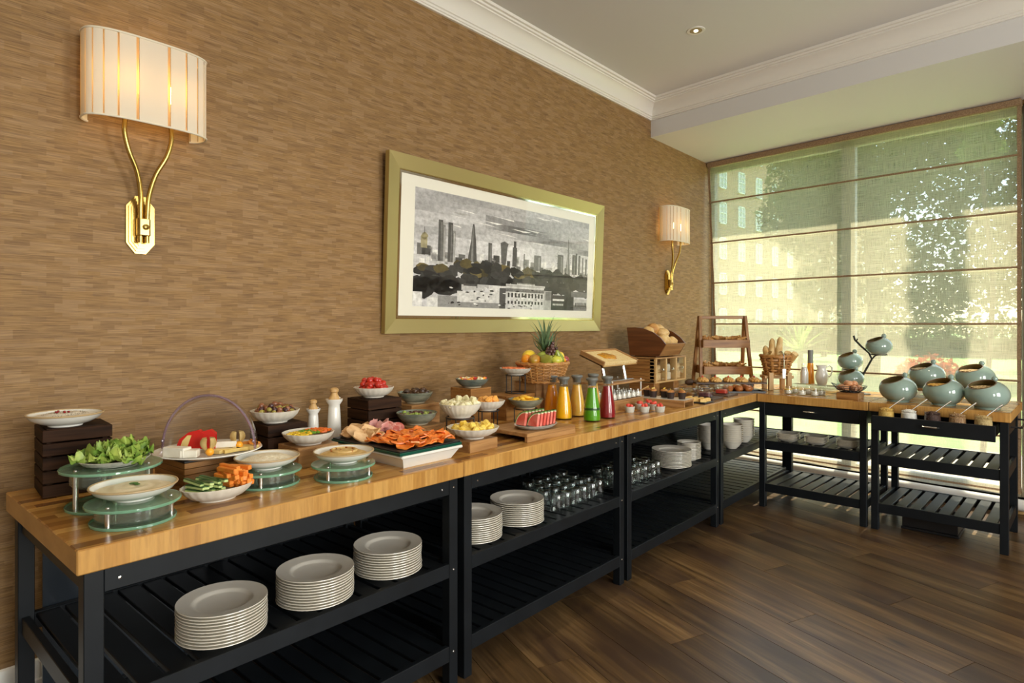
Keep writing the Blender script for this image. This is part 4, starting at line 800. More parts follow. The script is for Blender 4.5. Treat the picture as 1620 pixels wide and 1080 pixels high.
for k in range(54):
    r_, c_ = divmod(k, 9); tag(ob('salmon_slice', sm_[k % 4], None, (.925 - r_ * .046 + rg.uniform(-.008, .008), 1.535 + c_ * .029 + rg.uniform(-.006, .006), SZ + .009 + .004 * (k % 3) + (.008 if r_ in (1, 2) else 0)), (rg.uniform(-.3, .2), rg.uniform(-.25, .25), rg.uniform(-1.2, 1.2))), 'folded slice of orange smoked salmon on the slate', 'salmon slice', 'smoked salmon slices')
cm_ = [slab(.036, 10 + k, .007, .25).mesh('chicken_slice', 'chicken') for k in range(3)]
for k in range(17): o = tag(ob('chicken_slice', cm_[k % 3], None, (.535 + .05 * (k % 4) + rg.uniform(-.01, .01), 1.512 + .024 * (k // 4) + rg.uniform(-.006, .01), SZ + .018 + .007 * (k % 3)), (rg.uniform(.4, 1.0), rg.uniform(-.5, .5), rg.uniform(-.6, .9))), 'thick slice of roast chicken breast with browned edge', 'meat slice', 'roast chicken slices')
hm_ = [slab(.042, 20 + k, .003, .6).mesh('ham_slice', 'ham') for k in range(3)]
for k in range(10): tag(ob('ham_slice', hm_[k % 3], None, (.545 + .022 * (k % 5) + rg.uniform(-.008, .008), 1.635 + .028 * (k // 5), SZ + .024 + .006 * (k % 3)), (rg.uniform(.3, 1.1), rg.uniform(-.6, .6), rg.uniform(-1, 1))), 'folded slice of pink ham on the slate', 'ham slice', 'ham slices')
sl_ = MB().lathe([(0, 0), (.029, 0), (.030, .001), (.029, .0025), (0, .0025)], 24).mesh('salami_slice', 'salami')
for k in range(14): tag(ob('salami_slice', sl_, None, (.565 + .020 * (k % 5), 1.700 + .018 * (k // 5) + rg.uniform(-.004, .004), SZ + .016 + .004 * (k % 4)), (rg.uniform(-.3, .3), R(35) + rg.uniform(-.2, .2), rg.uniform(-.4, .4))), 'speckled red salami slice overlapping its neighbours', 'salami slice', 'salami slices')
PN('cracker', (.10, .05, .02), (.34, .19, .07), 90, .8, bump=.8, dist=.004)
for k in range(9): put('seed_cracker', slab(.026, 40 + k, .006, .25), 'cracker', .70 + .03 * (k % 5), 1.775 + .014 * (k // 5), SZ + .010 + .005 * (k % 2), (rg.uniform(-.3, .3), rg.uniform(-.3, .3), rg.uniform(0, 3)), 'brown seeded cracker at the edge of the slate', 'cracker', 'seeded crackers')
# ------- fruit bowls, stands and boards
wbox('small oak riser under the pineapple bowl', .78, .93, 1.885, 2.06, .9, .948)
bowl('wide scalloped cream bowl of pineapple chunks', .858, 1.975, .9475, .117, .050, 'scallop', 24, ft=.42)
for nm, a, b in (('pineapple', (.78, .52, .05), (.86, .66, .16)), ('white_melon', (.72, .66, .36), (.82, .78, .55)), ('cantaloupe', (.80, .34, .05), (.88, .46, .12)), ('papaya', (.78, .16, .04), (.86, .28, .10)), ('mango', (.85, .45, .01), (.90, .56, .05)), ('strawberry', (.60, .03, .02), (.75, .09, .05)), ('orange_bit', (.85, .30, .01), (.9, .4, .05))): PN(nm, a, b, 25, .35)
def chunk(s): return lambda k: MB().box(-s, s, -s * .85, s * .85, -s * .8, s * .8, b=s * .3)
fill('pineapple_chunk', ['pineapple'], chunk(.0165), .858, 1.975, .990, 34, .098, .032, 'yellow pineapple chunk in the wide scalloped bowl', 'pineapple', 'pineapple chunks', 21, .62, .95)
wire_stand('black wire stand under the bowl of white melon', .68, 2.068, .9, 1.013, .068, 4, .5)
bowl('deep scalloped cream bowl of white melon chunks', .68, 2.068, 1.0125, .101, .066, 'scallop', 26, ft=.5)
fill('melon_chunk', ['white_melon'], chunk(.016), .68, 2.068, 1.074, 34, .092, .031, 'white melon chunk in the deep scalloped bowl', 'melon', 'white melon chunks', 22, .62, .95)
wire_stand('black wire stand under the bowl of cantaloupe', .58, 2.367, .9, 1.007, .058, 4, .2)
bowl('scalloped cream bowl of orange cantaloupe chunks', .58, 2.367, 1.0065, .090, .050, 'scallop', 24, ft=.5)
fill('cantaloupe_chunk', ['cantaloupe'], chunk(.0145), .58, 2.367, 1.045, 30, .078, .028, 'orange cantaloupe chunk in the scalloped bowl', 'melon', 'cantaloupe chunks', 23, .62, .95)
wbox('acacia riser forming the lower half of the fruit salad tower', .30, .46, 2.36, 2.52, .9, 1.004, 'acacia'); wbox('acacia riser forming the upper half of the fruit salad tower', .30, .46, 2.36, 2.52, 1.004, 1.108, 'acacia')
bowl('dark grey-green bowl of mixed fruit salad', .395, 2.435, 1.1075, .094, .048, 'dark_glaze', foot='foot_cream')
fill('fruit_piece', ['strawberry', 'orange_bit', 'white_melon'], lambda k: MB().ball(0, 0, 0, .014, .012, .010, 10, 7, .1, k), .395, 2.435, 1.150, 32, .082, .026, ('red strawberry piece in the fruit salad bowl', 'orange segment in the fruit salad bowl', 'white melon ball in the fruit salad bowl'), 'fruit piece', 'fruit salad pieces', 24, .5, .95)
wbox('wide acacia riser under the papaya stand', .27, .45, 2.66, 2.92, .9, 1.04, 'acacia')
wire_stand('tall black wire stand lifting the papaya bowl', .36, 2.845, 1.04, 1.151, .062, 4, .3, True)
bowl('scalloped grey bowl of shredded papaya on the tall stand', .36, 2.845, 1.1505, .098, .040, 'scallop_grey', 24)
fill('papaya_piece', ['papaya'], lambda k: BX(-.013, .013, -.006, .006, -.005, .005, b=.002), .36, 2.845, 1.188, 64, .084, .018, 'coral papaya strip on the tall wire stand', 'papaya', 'papaya strips', 25, .35, .95, True)
wire_stand('low black wire stand under the mango bowl', .56, 2.70, .9, .981, .066, 4, .5)
bowl('grey-green stoneware bowl of mango slices', .56, 2.70, .9805, .101, .052, 'green_glaze', foot='foot_cream')
fill('mango_slice', ['mango'], lambda k: MB().ball(0, 0, 0, .024, .016, .009, 12, 7, .06, k), .56, 2.70, 1.028, 22, .088, .034, 'golden mango slice in the stoneware bowl', 'mango', 'mango slices', 26, .4, .9, True)
bo = thing('bridge_board', 'low oak bridge board with open end under the watermelon plate', 'board', (.825, 2.42, .9), R(-2))
BX(-.145, .145, -.185, .185, .024, .042, b=.002).build('top_board', 'oak_y', bo, False); BX(.127, .145, -.185, .185, 0, .024, b=.0015).build('front_board', 'oak_y', bo, False); BX(-.145, -.127, -.185, .185, 0, .024, b=.0015).build('back_board', 'oak_y', bo, False)
bowl('oval grey stoneware plate of watermelon slices', .872, 2.405, .9415, .112, .020, 'stone_plate', ft=.62, ex=.85, ey=1.12, name='plate', cat='plate')
PN('melon_flesh', (.72, .10, .07), (.84, .26, .20), 18, .4); P('melon_pith', (.78, .80, .55), .5); PN('melon_skin', (.03, .12, .02), (.20, .34, .07), 30, .4)
def wedge():
    def arc(r, n=8): return [(r * math.cos(a), r * math.sin(a)) for a in (R(90) * k / n for k in range(n + 1))]
    return [(0, 0)] + arc(.062), arc(.062) + arc(.0665)[::-1], arc(.0665) + arc(.0725)[::-1]
wa, wb_, wc = wedge(); tkk = .0075
wmesh = [MB().prism(q, -tkk, tkk, axis='y').mesh(nm, mt, False) for q, nm, mt in ((wa, 'watermelon_slice', 'melon_flesh'),)][0]
def strip(outer, inner_r, outer_r, nm, mt):
    m = MB(); n = 8
    for k in range(n):
        a, b = R(90) * k / n, R(90) * (k + 1) / n; m.prism([(inner_r * math.cos(a), inner_r * math.sin(a)), (outer_r * math.cos(a), outer_r * math.sin(a)), (outer_r * math.cos(b), outer_r * math.sin(b)), (inner_r * math.cos(b), inner_r * math.sin(b))], -tkk, tkk, axis='y')
    return m.mesh(nm, mt, False)
pith = strip(0, .062, .0665, 'pith', 'melon_pith'); skin = strip(0, .0665, .0725, 'rind', 'melon_skin')
for k in range(12):
    r_, c_ = divmod(k, 6); y_ = 2.335 + c_ * .0265 + .012 * r_; x_ = .862 + r_ * .068
    o = tag(ob('watermelon_slice', wmesh, None, (x_, y_, .956), (R(10), 0, R(172) + .03 * c_)), 'upright pink watermelon slice with green rind on the oval plate', 'watermelon', 'watermelon slices')
    ob('pith', pith, o); ob('rind', skin, o)
# ------- fruit basket
wbox('tall oak riser hidden behind the juices, under the fruit basket', .26, .44, 2.945, 3.12, .9, 1.10)
PN('wicker', (.36, .15, .035), (.58, .30, .09), 60, .5)
def basket(label, x, y, z, R0, R1, h, rows, stakes, rod, weave, rz=0, rim=.011):
    o = thing('wicker_basket', label, 'basket', (x, y, z), rz)
    MB().lathe([(0, 0), (R0, 0), (R0, .008), (0, .008)], 36).build('base', 'wicker', o)
    for k in range(stakes):
        a = 6.2832 * k / stakes; MB().tube([((R0 + (R1 - R0) * q) * math.cos(a), (R0 + (R1 - R0) * q) * math.sin(a), h * q) for q in (0, .5, 1)], rod * 1.25, 5).build('stake', 'wicker', o)
    for r_ in range(rows):
        q = (r_ + .5) / rows; N = stakes * 4
        MB().tube([((R0 + (R1 - R0) * q + weave * math.cos(math.pi * (k / 4 * 1.0) + math.pi * r_)) * math.cos(6.2832 * k / N), (R0 + (R1 - R0) * q + weave * math.cos(math.pi * (k / 4) + math.pi * r_)) * math.sin(6.2832 * k / N), h * q) for k in range(N)], rod, 5, True).build('strand', 'wicker', o)
    for z_, rr, w_ in ((h, R1, rim), (.004, R0, rim * .7)): MB().tube([((rr + .002 * math.sin(k * 2.2)) * math.cos(6.2832 * k / 64), (rr + .002 * math.sin(k * 2.2)) * math.sin(6.2832 * k / 64), z_ + .0025 * math.cos(k * 2.2)) for k in range(64)], w_, 7, True).build('rim', 'wicker', o)
    return o
basket('round wicker basket piled with whole fruit and a pineapple', .42, 3.03, 1.1, .122, .160, .115, 13, 22, .0038, .0042)
PN('pine_skin', (.22, .12, .03), (.45, .28, .08), 60, .6, bump=.8, dist=.006); PN('pine_leaf', (.06, .13, .06), (.20, .30, .15), 12, .45)
pa = thing('pineapple', 'whole pineapple with tall spiky crown standing in the fruit basket', 'pineapple', (.42, 3.06, 1.12)); pa.rotation_euler = (R(3), R(2), 0)
pb_ = MB()
for j in range(9):
    for k in range(13):
        a = 6.2832 * (k + .5 * (j % 2)) / 13; zz_ = .012 + j * .0165; rr = .052 * math.sin(math.pi * (.18 + .68 * j / 9)) ** .5; pb_.ball(rr * math.cos(a), rr * math.sin(a), zz_, .0125, .0125, .0105, 7, 5)
pb_.lathe([(0, 0), (.04, 0), (.05, .05), (.05, .11), (.035, .155), (0, .16)], 20).build('body', 'pine_skin', pa)['kind'] = 'stuff'
rg = random.Random(33)
for k in range(34):
    a = k * 2.399; q = k / 34; ln = .10 + .125 * q; el = R(22 + 60 * q); bz = .150 + .035 * q; ns = 6; L_, W_ = [], [.006, .0105, .0095, .007, .004, .0006]
    for i in range(ns):
        u = i / (ns - 1); e2 = el + .35 * (u * u) * (1 if q < .4 else -.45); L_.append((ln * u * math.cos(e2) + .012 * (1 - q), bz + ln * u * math.sin(e2)))
    vs = []
    for (r_, z_), w_ in zip(L_, W_):
        c, s_ = math.cos(a), math.sin(a); vs += [(r_ * c - w_ * s_, r_ * s_ + w_ * c, z_ + w_ * .35), (r_ * c, r_ * s_, z_), (r_ * c + w_ * s_, r_ * s_ - w_ * c, z_ + w_ * .35)]
    fs = []
    for i in range(ns - 1): b_ = 3 * i; fs += [(b_, b_ + 1, b_ + 4, b_ + 3), (b_ + 1, b_ + 2, b_ + 5, b_ + 4)]
    MB().add(vs, fs).build('crown_leaf', 'pine_leaf', pa)
for nm, a, b in (('apple_green', (.46, .48, .03), (.60, .58, .08)), ('pear_green', (.22, .30, .03), (.40, .40, .07)), ('lemon', (.82, .56, .02), (.9, .66, .08)), ('orange_skin', (.85, .30, .01), (.9, .38, .02)), ('plum', (.20, .02, .03), (.34, .06, .06)), ('mango_skin', (.52, .16, .02), (.34, .34, .04))): PN(nm, a, b, 6, .3, coat=.15)
P('stem_brown', (.05, .03, .015), .7)
def apple(r): return MB().lathe([(0, -r * .72), (r * .3, -r * .80), (r * .72, -r * .55), (r, 0), (r * .94, r * .45), (r * .6, r * .82), (r * .25, r * .80), (0, r * .62)], 20)
FB = lambda dx, dy: (.42 + dx, 3.03 + dy)
for nm, mb, mt, dx, dy, z, rot, lb, cat in (
    ('apple', apple(.040), 'apple_green', .118, -.018, 1.232, (0, .2, 0), 'shiny yellow-green apple at the front of the fruit basket', 'apple'),
    ('mango_fruit', MB().ball(0, 0, 0, .038, .058, .036, 16, 10), 'mango_skin', .030, -.112, 1.238, (0, 0, .5), 'blushed mango at the end of the fruit basket', 'mango'),
    ('yellow_melon', MB().ball(0, 0, 0, .042, .06, .042, 16, 10), 'lemon', -.05, -.07, 1.255, (0, 0, .3), 'smooth yellow melon behind the pears', 'melon'),
    ('lemon', MB().ball(0, 0, 0, .031, .031, .034, 14, 9), 'lemon', .055, .105, 1.250, (.3, .2, 0), 'round yellow lemon beside the pineapple', 'lemon'),
    ('mandarin', MB().ball(0, 0, 0, .022, .022, .019, 14, 9), 'orange_skin', .105, .068, 1.232, (0, 0, 0), 'small orange mandarin at the basket rim', 'mandarin'),
    ('plum', MB().ball(0, 0, 0, .026, .026, .025, 14, 9), 'plum', .072, .140, 1.232, (0, 0, 0), 'dark red plum at the basket rim', 'plum'),
    ('orange', MB().ball(0, 0, 0, .034, .034, .033, 14, 9), 'orange_skin', -.02, -.13, 1.24, (0, 0, 0), 'orange behind the mango in the fruit basket', 'orange')):
    x_, y_ = FB(dx, dy); o = put(nm, mb, mt, x_, y_, z, rot, lb, cat)
    if nm == 'apple': MB().tube([(0, 0, .024), (.003, 0, .044)], .0018, 5).build('stem', 'stem_brown', o)
pear = lambda: MB().lathe([(0, -.036), (.018, -.038), (.036, -.018), (.037, .004), (.028, .028), (.017, .048), (.012, .062), (.006, .067), (0, .067)], 18)
for k, (dx, dy, z, rot, lb) in enumerate(((.092, -.082, 1.238, (R(70), 0, R(70)), 'green pear lying beside the apple'), (.035, -.045, 1.252, (R(60), R(-20), R(-150)), 'green pear with its stem raised over the mango'), (.100, .030, 1.240, (R(30), 0, R(20)), 'yellowing pear between apple and mandarin'))):
    x_, y_ = FB(dx, dy); o = put('pear', pear(), 'pear_green', x_, y_, z, rot, lb, 'pear'); MB().tube([(0, 0, .062), (.004, 0, .075), (.010, .002, .090)], .0018, 5).build('stem', 'stem_brown', o)
gb = thing('grape_bunch', 'bunch of dark red grapes draped before the pineapple', 'grapes', (.490, 3.035, 1.292))
gm = MB().ball(0, 0, 0, .0115, .0115, .0125, 10, 7).mesh('berry', 'grape_red')
for p in heap(56, .060, .021, 44, .75): ob('berry', gm, gb, (p[0] * .75, p[1] * 1.15, p[2] - .018))
# ------- juice carafes
def PJ(nm, c):
    t = PN(nm, tuple(q * .92 for q in c), c, 40, .25); t.b.inputs['Subsurface Weight'].default_value = .5; t.b.inputs['Subsurface Radius'].default_value = (.04, .025, .01); t.b.inputs['Subsurface Scale'].default_value = .5
for nm, c in (('juice_orange', (.95, .50, .004)), ('juice_apple', (.90, .54, .09)), ('juice_green', (.10, .36, .008)), ('juice_red', (.26, .006, .012)), ('juice_dark_orange', (.85, .33, .012))): PJ(nm, c)
P('stopper_grey', (.16, .165, .15), .45); P('juice_green_dark', (.012, .07, .004), .3)
def carafe(label, x, y, mt, band=False):
    o = thing('juice_carafe', label, 'carafe', (x, y, .9)); k = 1.0
    out = [(0, 0), (.047, 0), (.0495, .004), (.0495, .030), (.045, .085), (.036, .135), (.0285, .175), (.0265, .195), (.029, .222), (.034, .236)]
    inn = [(.0315, .236), (.0265, .220), (.0245, .195), (.0265, .174), (.034, .133), (.043, .084), (.0472, .030), (.0465, .010), (0, .010)]
    MB().lathe(out + inn, 32).build('bottle', 'glass', o)
    MB().lathe([(0, .0085), (.0468, .0085), (.0478, .030), (.0436, .084), (.0346, .133), (.0270, .174), (.0252, .190), (0, .190)], 32).build('juice', mt, o)
    if band: MB().lathe([(.0462, .066), (.0466, .070), (.0452, .078), (.0445, .080)], 32).build('settled_band', 'juice_green_dark', o)
    MB().lathe([(0, .205), (.0235, .205), (.0245, .225), (.0345, .236), (.035, .243), (.032, .248), (0, .249)], 28).build('stopper', 'stopper_grey', o)
carafe('glass carafe of bright orange juice beside the watermelon', .654, 2.935, 'juice_orange'); carafe('glass carafe of pale amber apple juice', .643, 3.085, 'juice_apple'); carafe('glass carafe of green juice with a darker settled band', .822, 2.980, 'juice_green', True)
carafe('glass carafe of deep red berry juice', .823, 3.140, 'juice_red'); carafe('glass carafe of dark orange juice below the fruit basket', .525, 2.99, 'juice_dark_orange'); carafe('glass carafe of amber juice tucked behind the green one', .66, 3.235, 'juice_apple')
# ------- dessert jars on an oak block, shelf with honeycomb
wbox('long oak block carrying rows of dessert jars', .52, .71, 3.40, 3.775, .9, .965)
jo = MB().lathe([(0, 0), (.021, 0), (.025, .004), (.0255, .022), (.022, .040), (.021, .055), (.0195, .055), (.0205, .040), (.0238, .022), (.022, .006), (0, .005)], 20).mesh('dessert_jar', 'glass'); ji = MB().lathe([(0, .0045), (.0215, .0055), (.0232, .022), (.0205, .034), (.012, .040), (0, .041)], 18).mesh('cream', 'white_dip')
def djar(x, y, z, label, group, me2=ji): o = tag(ob('dessert_jar', jo, None, (x, y, z)), label, 'jar', group); ob('cream', me2, o)
for r_ in range(3):
    for c_ in range(6): djar(.682 - r_ * .056, 3.435 + c_ * .060, .9645, 'small glass jar of cream dessert on the oak block', 'dessert jars on the oak block')
hs_ = thing('tiered_shelf', 'oak shelf board on slim white posts above the dessert jars', 'shelf', (.60, 3.59, .965))
BX(-.11, .105, -.25, .21, .102, .114, b=.002).build('shelf_board', 'oak_y', hs_, False)
for x_ in (-.09, .093):
    for y_ in (-.186, .176): q = MB().cyl(x_, y_, 0, .116, .005, 10).build('post', 'ceramic_white', hs_); MB().ball(x_, y_, .119, .006, n=8, m=6).build('finial', 'ceramic_white', hs_)
tag(BX(-.05, .05, -.006, .006, -.002, .002, b=.001).build('wooden_spoon', 'pine_x', None, False, (.71, 3.765, 1.015), (0, R(-25), R(60))), 'small pale wooden spoon resting in the end dessert jar', 'spoon')
hc = thing('honeycomb_tray', 'tilted wooden frame of honeycomb on a metal easel', 'honeycomb', (.545, 3.60, 1.225)); hc.rotation_euler = (0, R(21), 0)
BX(-.10, .10, -.215, .215, -.010, -.004).build('tray_base', 'pine_y', hc, False)
for a in ((-.10, .10, -.215, -.203), (-.10, .10, .203, .215)): BX(*a, -.012, .026, b=.002).build('side_board', 'oak_x', hc, False)
BX(-.10, -.088, -.203, .203, -.012, .026, b=.002).build('back_board', 'oak_y', hc, False); PN('comb_wax', (.70, .50, .20), (.80, .64, .34), 60, .5, bump=.4); PN('honey', (.45, .16, .005), (.75, .38, .03), 70, .12, bump=.7, dist=.004)
BX(-.088, .098, -.203, .203, -.004, .018, b=.002).build('honeycomb', 'comb_wax', hc, False)
MB().lathe([(0, .0215), (.075, .0205), (.085, .0180), (.085, .017)], 40, 0, -.03, 0, .62, 1.05, lambda i, p: 1 + .10 * math.sin(p * 5) + .05 * math.sin(p * 11)).build('honey_patch', 'honey', hc)
es = thing('metal_easel', 'bent steel easel holding the honeycomb frame', 'easel', (.56, 3.60, 1.079))
for y_ in (-.12, .14): BX(-.008, .004, y_ - .011, y_ + .011, .0, .112, b=.001).xf(Matrix.Translation((.03, 0, 0)) @ Matrix.Rotation(R(-12), 4, 'Y')).build('strut', 'chrome', es, False)
BX(-.05, .075, -.15, .17, .0, .005, b=.001).build('foot_plate', 'steel', es, False)
# ------- bread cabinet and bread bin
bc = thing('bread_cabinet', 'slatted wooden bread cabinet with three glass-fronted drawers', 'cabinet', (.52, 4.30, .9))
for y_ in (.03, .36): BX(-.25, -.03, y_, y_ + .09, 0, .10, b=.002).build('foot_block', 'acacia_x', bc, False)
for k in range(7): BX(-.29, -.012, 0, .012, .102 + k * .0275, .102 + k * .0275 + .026, b=.0015).build('side_slat', 'acacia_x', bc, False); BX(-.29, -.012, .505, .517, .102 + k * .0275, .102 + k * .0275 + .026, b=.0015).build('side_slat', 'acacia_x', bc, False)
BX(-.29, 0, 0, .517, .1, .112, b=.001).build('base_board', 'pine_y', bc, False); BX(-.29, 0, 0, .517, .286, .298, b=.001).build('top_board', 'oak_y', bc, False); BX(-.29, -.28, .012, .505, .112, .286).build('back_board', 'oak_y', bc, False)
for y_ in (0, .165, .335, .497): BX(-.05, .002, y_, y_ + .02, .112, .286, b=.001).build('upright', 'pine_z', bc, False)
PN('loaf', (.62, .40, .18), (.76, .56, .30), 40, .7, bump=.4); PN('loaf_white', (.76, .68, .50), (.84, .78, .64), 40, .7); PN('crust', (.40, .16, .03), (.70, .42, .14), 14, .5, bump=.2, lo=.3, hi=.7); PN('crust_pale', (.60, .36, .12), (.78, .58, .28), 18, .6, bump=.2)
for k, y_ in enumerate((.022, .187, .357)):
    d_ = BX(-.012, -.006, y_, y_ + .141, .114, .284).build('glass_door', 'glass', bc, False); MB().lathe([(0, 0), (.004, 0), (.004, .008), (.011, .012), (.011, .018), (0, .020)], 12).xf(Matrix.Translation((-.006, y_ + .085, .20)) @ Matrix.Rotation(R(90), 4, 'Y')).build('knob', 'chrome', d_)
for k, y_ in enumerate((.03, .195, .365)): put('sliced_loaf', MB().box(-.20, -.03, 0, .115, 0, .062, b=.006).box(-.19, -.03, .004, .11, .063, .125, b=.008), ('loaf', 'loaf_white', 'loaf')[k], .52, 4.30 + y_, 1.0125, 0, ('wholemeal sliced loaf behind the glass door nearest the honeycomb', 'white sliced loaf behind the middle glass door', 'seeded sliced loaf behind the glass door nearest the window')[k], 'loaf', None, False)
bn = thing('bread_bin', 'open dark mahogany bread bin with curved sides, full of rolls', 'bread bin', (0, 4.375, 0))
arc_ = [(.565, 1.302), (.52, 1.352), (.46, 1.392), (.38, 1.422), (.30, 1.432), (.222, 1.430)]; side = [(.25, 1.206), (.505, 1.206)] + arc_
for y_ in (0, .335): MB().prism(side, -y_ - .012, -y_, axis='y').build('side_panel', 'mahogany_x', bn, False)
MB().prism([(.505, 1.206), (.497, 1.214), (.557, 1.306), (.567, 1.302)], -.335, -.012, axis='y').build('front_panel', 'oak_y', bn, False)
MB().prism([(.25, 1.206), (.505, 1.206), (.503, 1.214), (.252, 1.214)], -.335, -.012, axis='y').build('bottom_panel', 'mahogany_y', bn, False); MB().prism([(.25, 1.206), (.262, 1.206), (.234, 1.43), (.222, 1.43)], -.335, -.012, axis='y').build('back_panel', 'mahogany_y', bn, False)
for y_ in (.03, .25): BX(.28, .47, y_, y_ + .06, 1.197, 1.207).build('foot', 'mahogany_y', bn, False)
for k, (x_, y_, z_, a, b, c, mt, rz_) in enumerate(((.46, .07, 1.315, .055, .06, .045, 'crust', .3), (.45, .18, 1.325, .06, .065, .05, 'crust_pale', .1), (.47, .28, 1.31, .05, .048, .048, 'crust_pale', .4), (.37, .08, 1.395, .05, .048, .045, 'crust_pale', .2), (.36, .175, 1.415, .055, .05, .05, 'crust', .6), (.36, .27, 1.405, .055, .045, .05, 'crust_pale', 1), (.42, .22, 1.385, .06, .05, .04, 'crust_pale', .3), (.33, .13, 1.33, .07, .08, .05, 'crust', .3), (.33, .26, 1.33, .07, .07, .05, 'crust', .3))): put('bread_roll', MB().ball(0, 0, 0, a, b, c, 16, 10, .07, k), mt, x_, 4.375 + y_, z_, rz_, ('glossy brown bread roll in the mahogany bin' if mt == 'crust' else 'pale flour-dusted bread roll in the mahogany bin'), 'bread roll', 'bread rolls in the bin')
# ------- muffins, ramekins, jars, slices
mf = thing('bridge_tray', 'oak bridge tray with white paper under the chocolate muffins', 'tray', (.775, 3.925, .9), R(3))
BX(-.19, .19, -.08, .08, .032, .046, b=.002).build('top_board', 'oak_x', mf, False); 
for y_ in (-.08, .068): BX(-.19, .19, y_, y_ + .012, 0, .032, b=.001).build('side_board', 'oak_x', mf, False)
BX(-.18, .18, -.072, .072, .046, .0475).build('paper', 'ceramic_white', mf, False)
P('muffin_paper', (.035, .016, .010), .7); PN('muffin_top', (.30, .10, .02), (.62, .30, .08), 40, .7, bump=.5)
for k in range(5):
    o = thing('muffin', 'dark-paper muffin with golden top and paper flag on the oak tray', 'muffin', (.645 + k * .066, 3.925 + .018 * (-1) ** k, .9475), k * .7, 'muffins on the oak tray')
    MB().lathe([(0, 0), (.021, 0), (.029, .044), (.027, .044), (0, .040)], 24, scal=lambda i, p: 1 + .05 * math.sin(p * 12) * (i in (1, 2))).build('paper_case', 'muffin_paper', o); MB().ball(0, 0, .042, .026, .026, .018, 12, 8, .1, k).build('cake_top', 'muffin_top', o)
    MB().prism([(-.012, .064), (.012, .070), (.004, .042), (-.004, .042)], -.001, .001, axis='y').build('garnish', 'pineapple', o, False)
rm = MB().lathe([(0, 0), (.026, 0), (.028, .004), (.033, .036), (.031, .037), (.0265, .008), (0, .007)], 24, scal=lambda i, p: 1 + .012 * math.sin(p * 24) * (i == 2)).mesh('ramekin', 'scallop_grey'); rc = MB().lathe([(0, .033), (.029, .031), (.030, .030), (0, .029)], 20).mesh('cream', 'white_dip'); sb = MB().ball(0, 0, 0, .014, .012, .011, 10, 7).mesh('strawberry', 'strawberry')
for k, (x_, y_) in enumerate(((.798, 3.440), (.775, 3.568 + .04), (.867, 3.505), (.850, 3.650), (.937, 3.575), (.79, 3.70))):
    o = tag(ob('ramekin', rm, None, (x_, y_, .9)), 'small pale grey ramekin of cream topped with strawberries', 'ramekin', 'strawberry ramekins'); ob('cream', rc, o)
    for q in range(3): tag(ob('strawberry_piece', sb, None, (x_ + .011 * math.cos(q * 2.1 + k), y_ + .011 * math.sin(q * 2.1 + k), .9 + .040 + .004 * (q == 2)), (q, k, q * 2)), 'red strawberry piece on a cream ramekin', 'strawberry', 'strawberry pieces on ramekins')
for k, (x_, y_) in enumerate(((.855, 4.44), (.855, 4.72))): tag(BX(-.085, .10, -.10, .10, 0, .014, b=.002).build('serving_board', 'walnut_y', None, False, (x_, y_, .9), R(0)), ('dark walnut board before the bread cabinet, with lidded jars', 'dark walnut board next to the pastry tray, with lidded jars')[k], 'board')
PN('jam', (.20, .06, .02), (.45, .2, .06), 25, .4); PN('fig', (.10, .03, .05), (.3, .12, .12), 25, .4)
for k, (x_, y_, z_, ct, lb) in enumerate(((.60, 4.40, .9, 'jam', 'square lidded glass jar of apricots at the foot of the cabinet'), (.72, 4.47, .9, 'jam', 'square lidded glass jar of dried fruit beside the walnut board'), (.855, 4.45, .914, 'fig', 'square lidded glass jar of dark berries on the walnut board'), (.71, 4.72, .9, 'jam', 'square lidded glass jar behind the second walnut board'), (.86, 4.735, .914, 'strawberry', 'square lidded glass jar of red fruit on the second walnut board'))):
    o = thing('glass_jar', lb, 'jar', (x_, y_, z_), .05 * k); s4 = lambda i, p: 1 / (abs(math.cos(p)) ** 6 + abs(math.sin(p)) ** 6) ** (1 / 6)
    MB().lathe([(0, 0), (.045, 0), (.048, .004), (.048, .052), (.046, .054), (.0455, .052), (.0455, .006), (0, .005)], 40, scal=s4).build('jar_body', 'glass_thick', o); MB().lathe([(0, .0055), (.0440, .0060), (.0440, .028), (.03, .034), (0, .035)], 40, scal=s4).build('contents', ct, o); MB().lathe([(0, .054), (.050, .054), (.050, .062), (.044, .068), (0, .069)], 40, scal=s4).build('lid', 'glass_thick', o)
tag(BX(-.10, .10, -.075, .075, 0, .010, b=.003).build('slate_tray', 'slate', None, False, (.895, 4.195, .9)), 'black slate tray of golden cake slices', 'tray')
PN('cake', (.70, .40, .10), (.85, .60, .22), 40, .6, bump=.3)
for k in range(12): put('cake_slice', BX(-.022, .022, -.013, .013, 0, .024, b=.003), 'cake', .825 + .047 * (k % 4), 4.150 + .045 * (k // 4), .9095, .2 * k, 'golden square cake slice on the black slate tray', 'cake', 'cake slices', False)
# ------- pastries, ladder shelf, basket of baguettes
CA = R(41.2)
def diag(r, d): return (2.82 - math.sin(CA) * d + math.cos(CA) * r, math.cos(CA) * d + math.sin(CA) * r)
bx_, by_ = diag(1.850, 5.33); pt = thing('pastry_board', 'long walnut board with handle, raised on blocks, lined with danishes', 'board', (bx_, by_, .9), CA)
BX(-.30, .30, -.115, .115, .052, .066, b=.003).build('board', 'walnut_x', pt, False); MB().tube([(-.30, 0, .059), (-.34, 0, .059), (-.36, 0, .059)], [.03, .026, .012], 10).build('handle', 'walnut_x', pt)
for x_ in (-.22, .16): BX(x_, x_ + .06, -.02, .09, 0, .052, b=.002).build('block', 'walnut_y', pt, False)
PN('pastry', (.55, .25, .05), (.80, .50, .17), 26, .4, bump=.5, dist=.004); PN('pastry_dark', (.26, .07, .015), (.48, .17, .04), 22, .3, bump=.4)
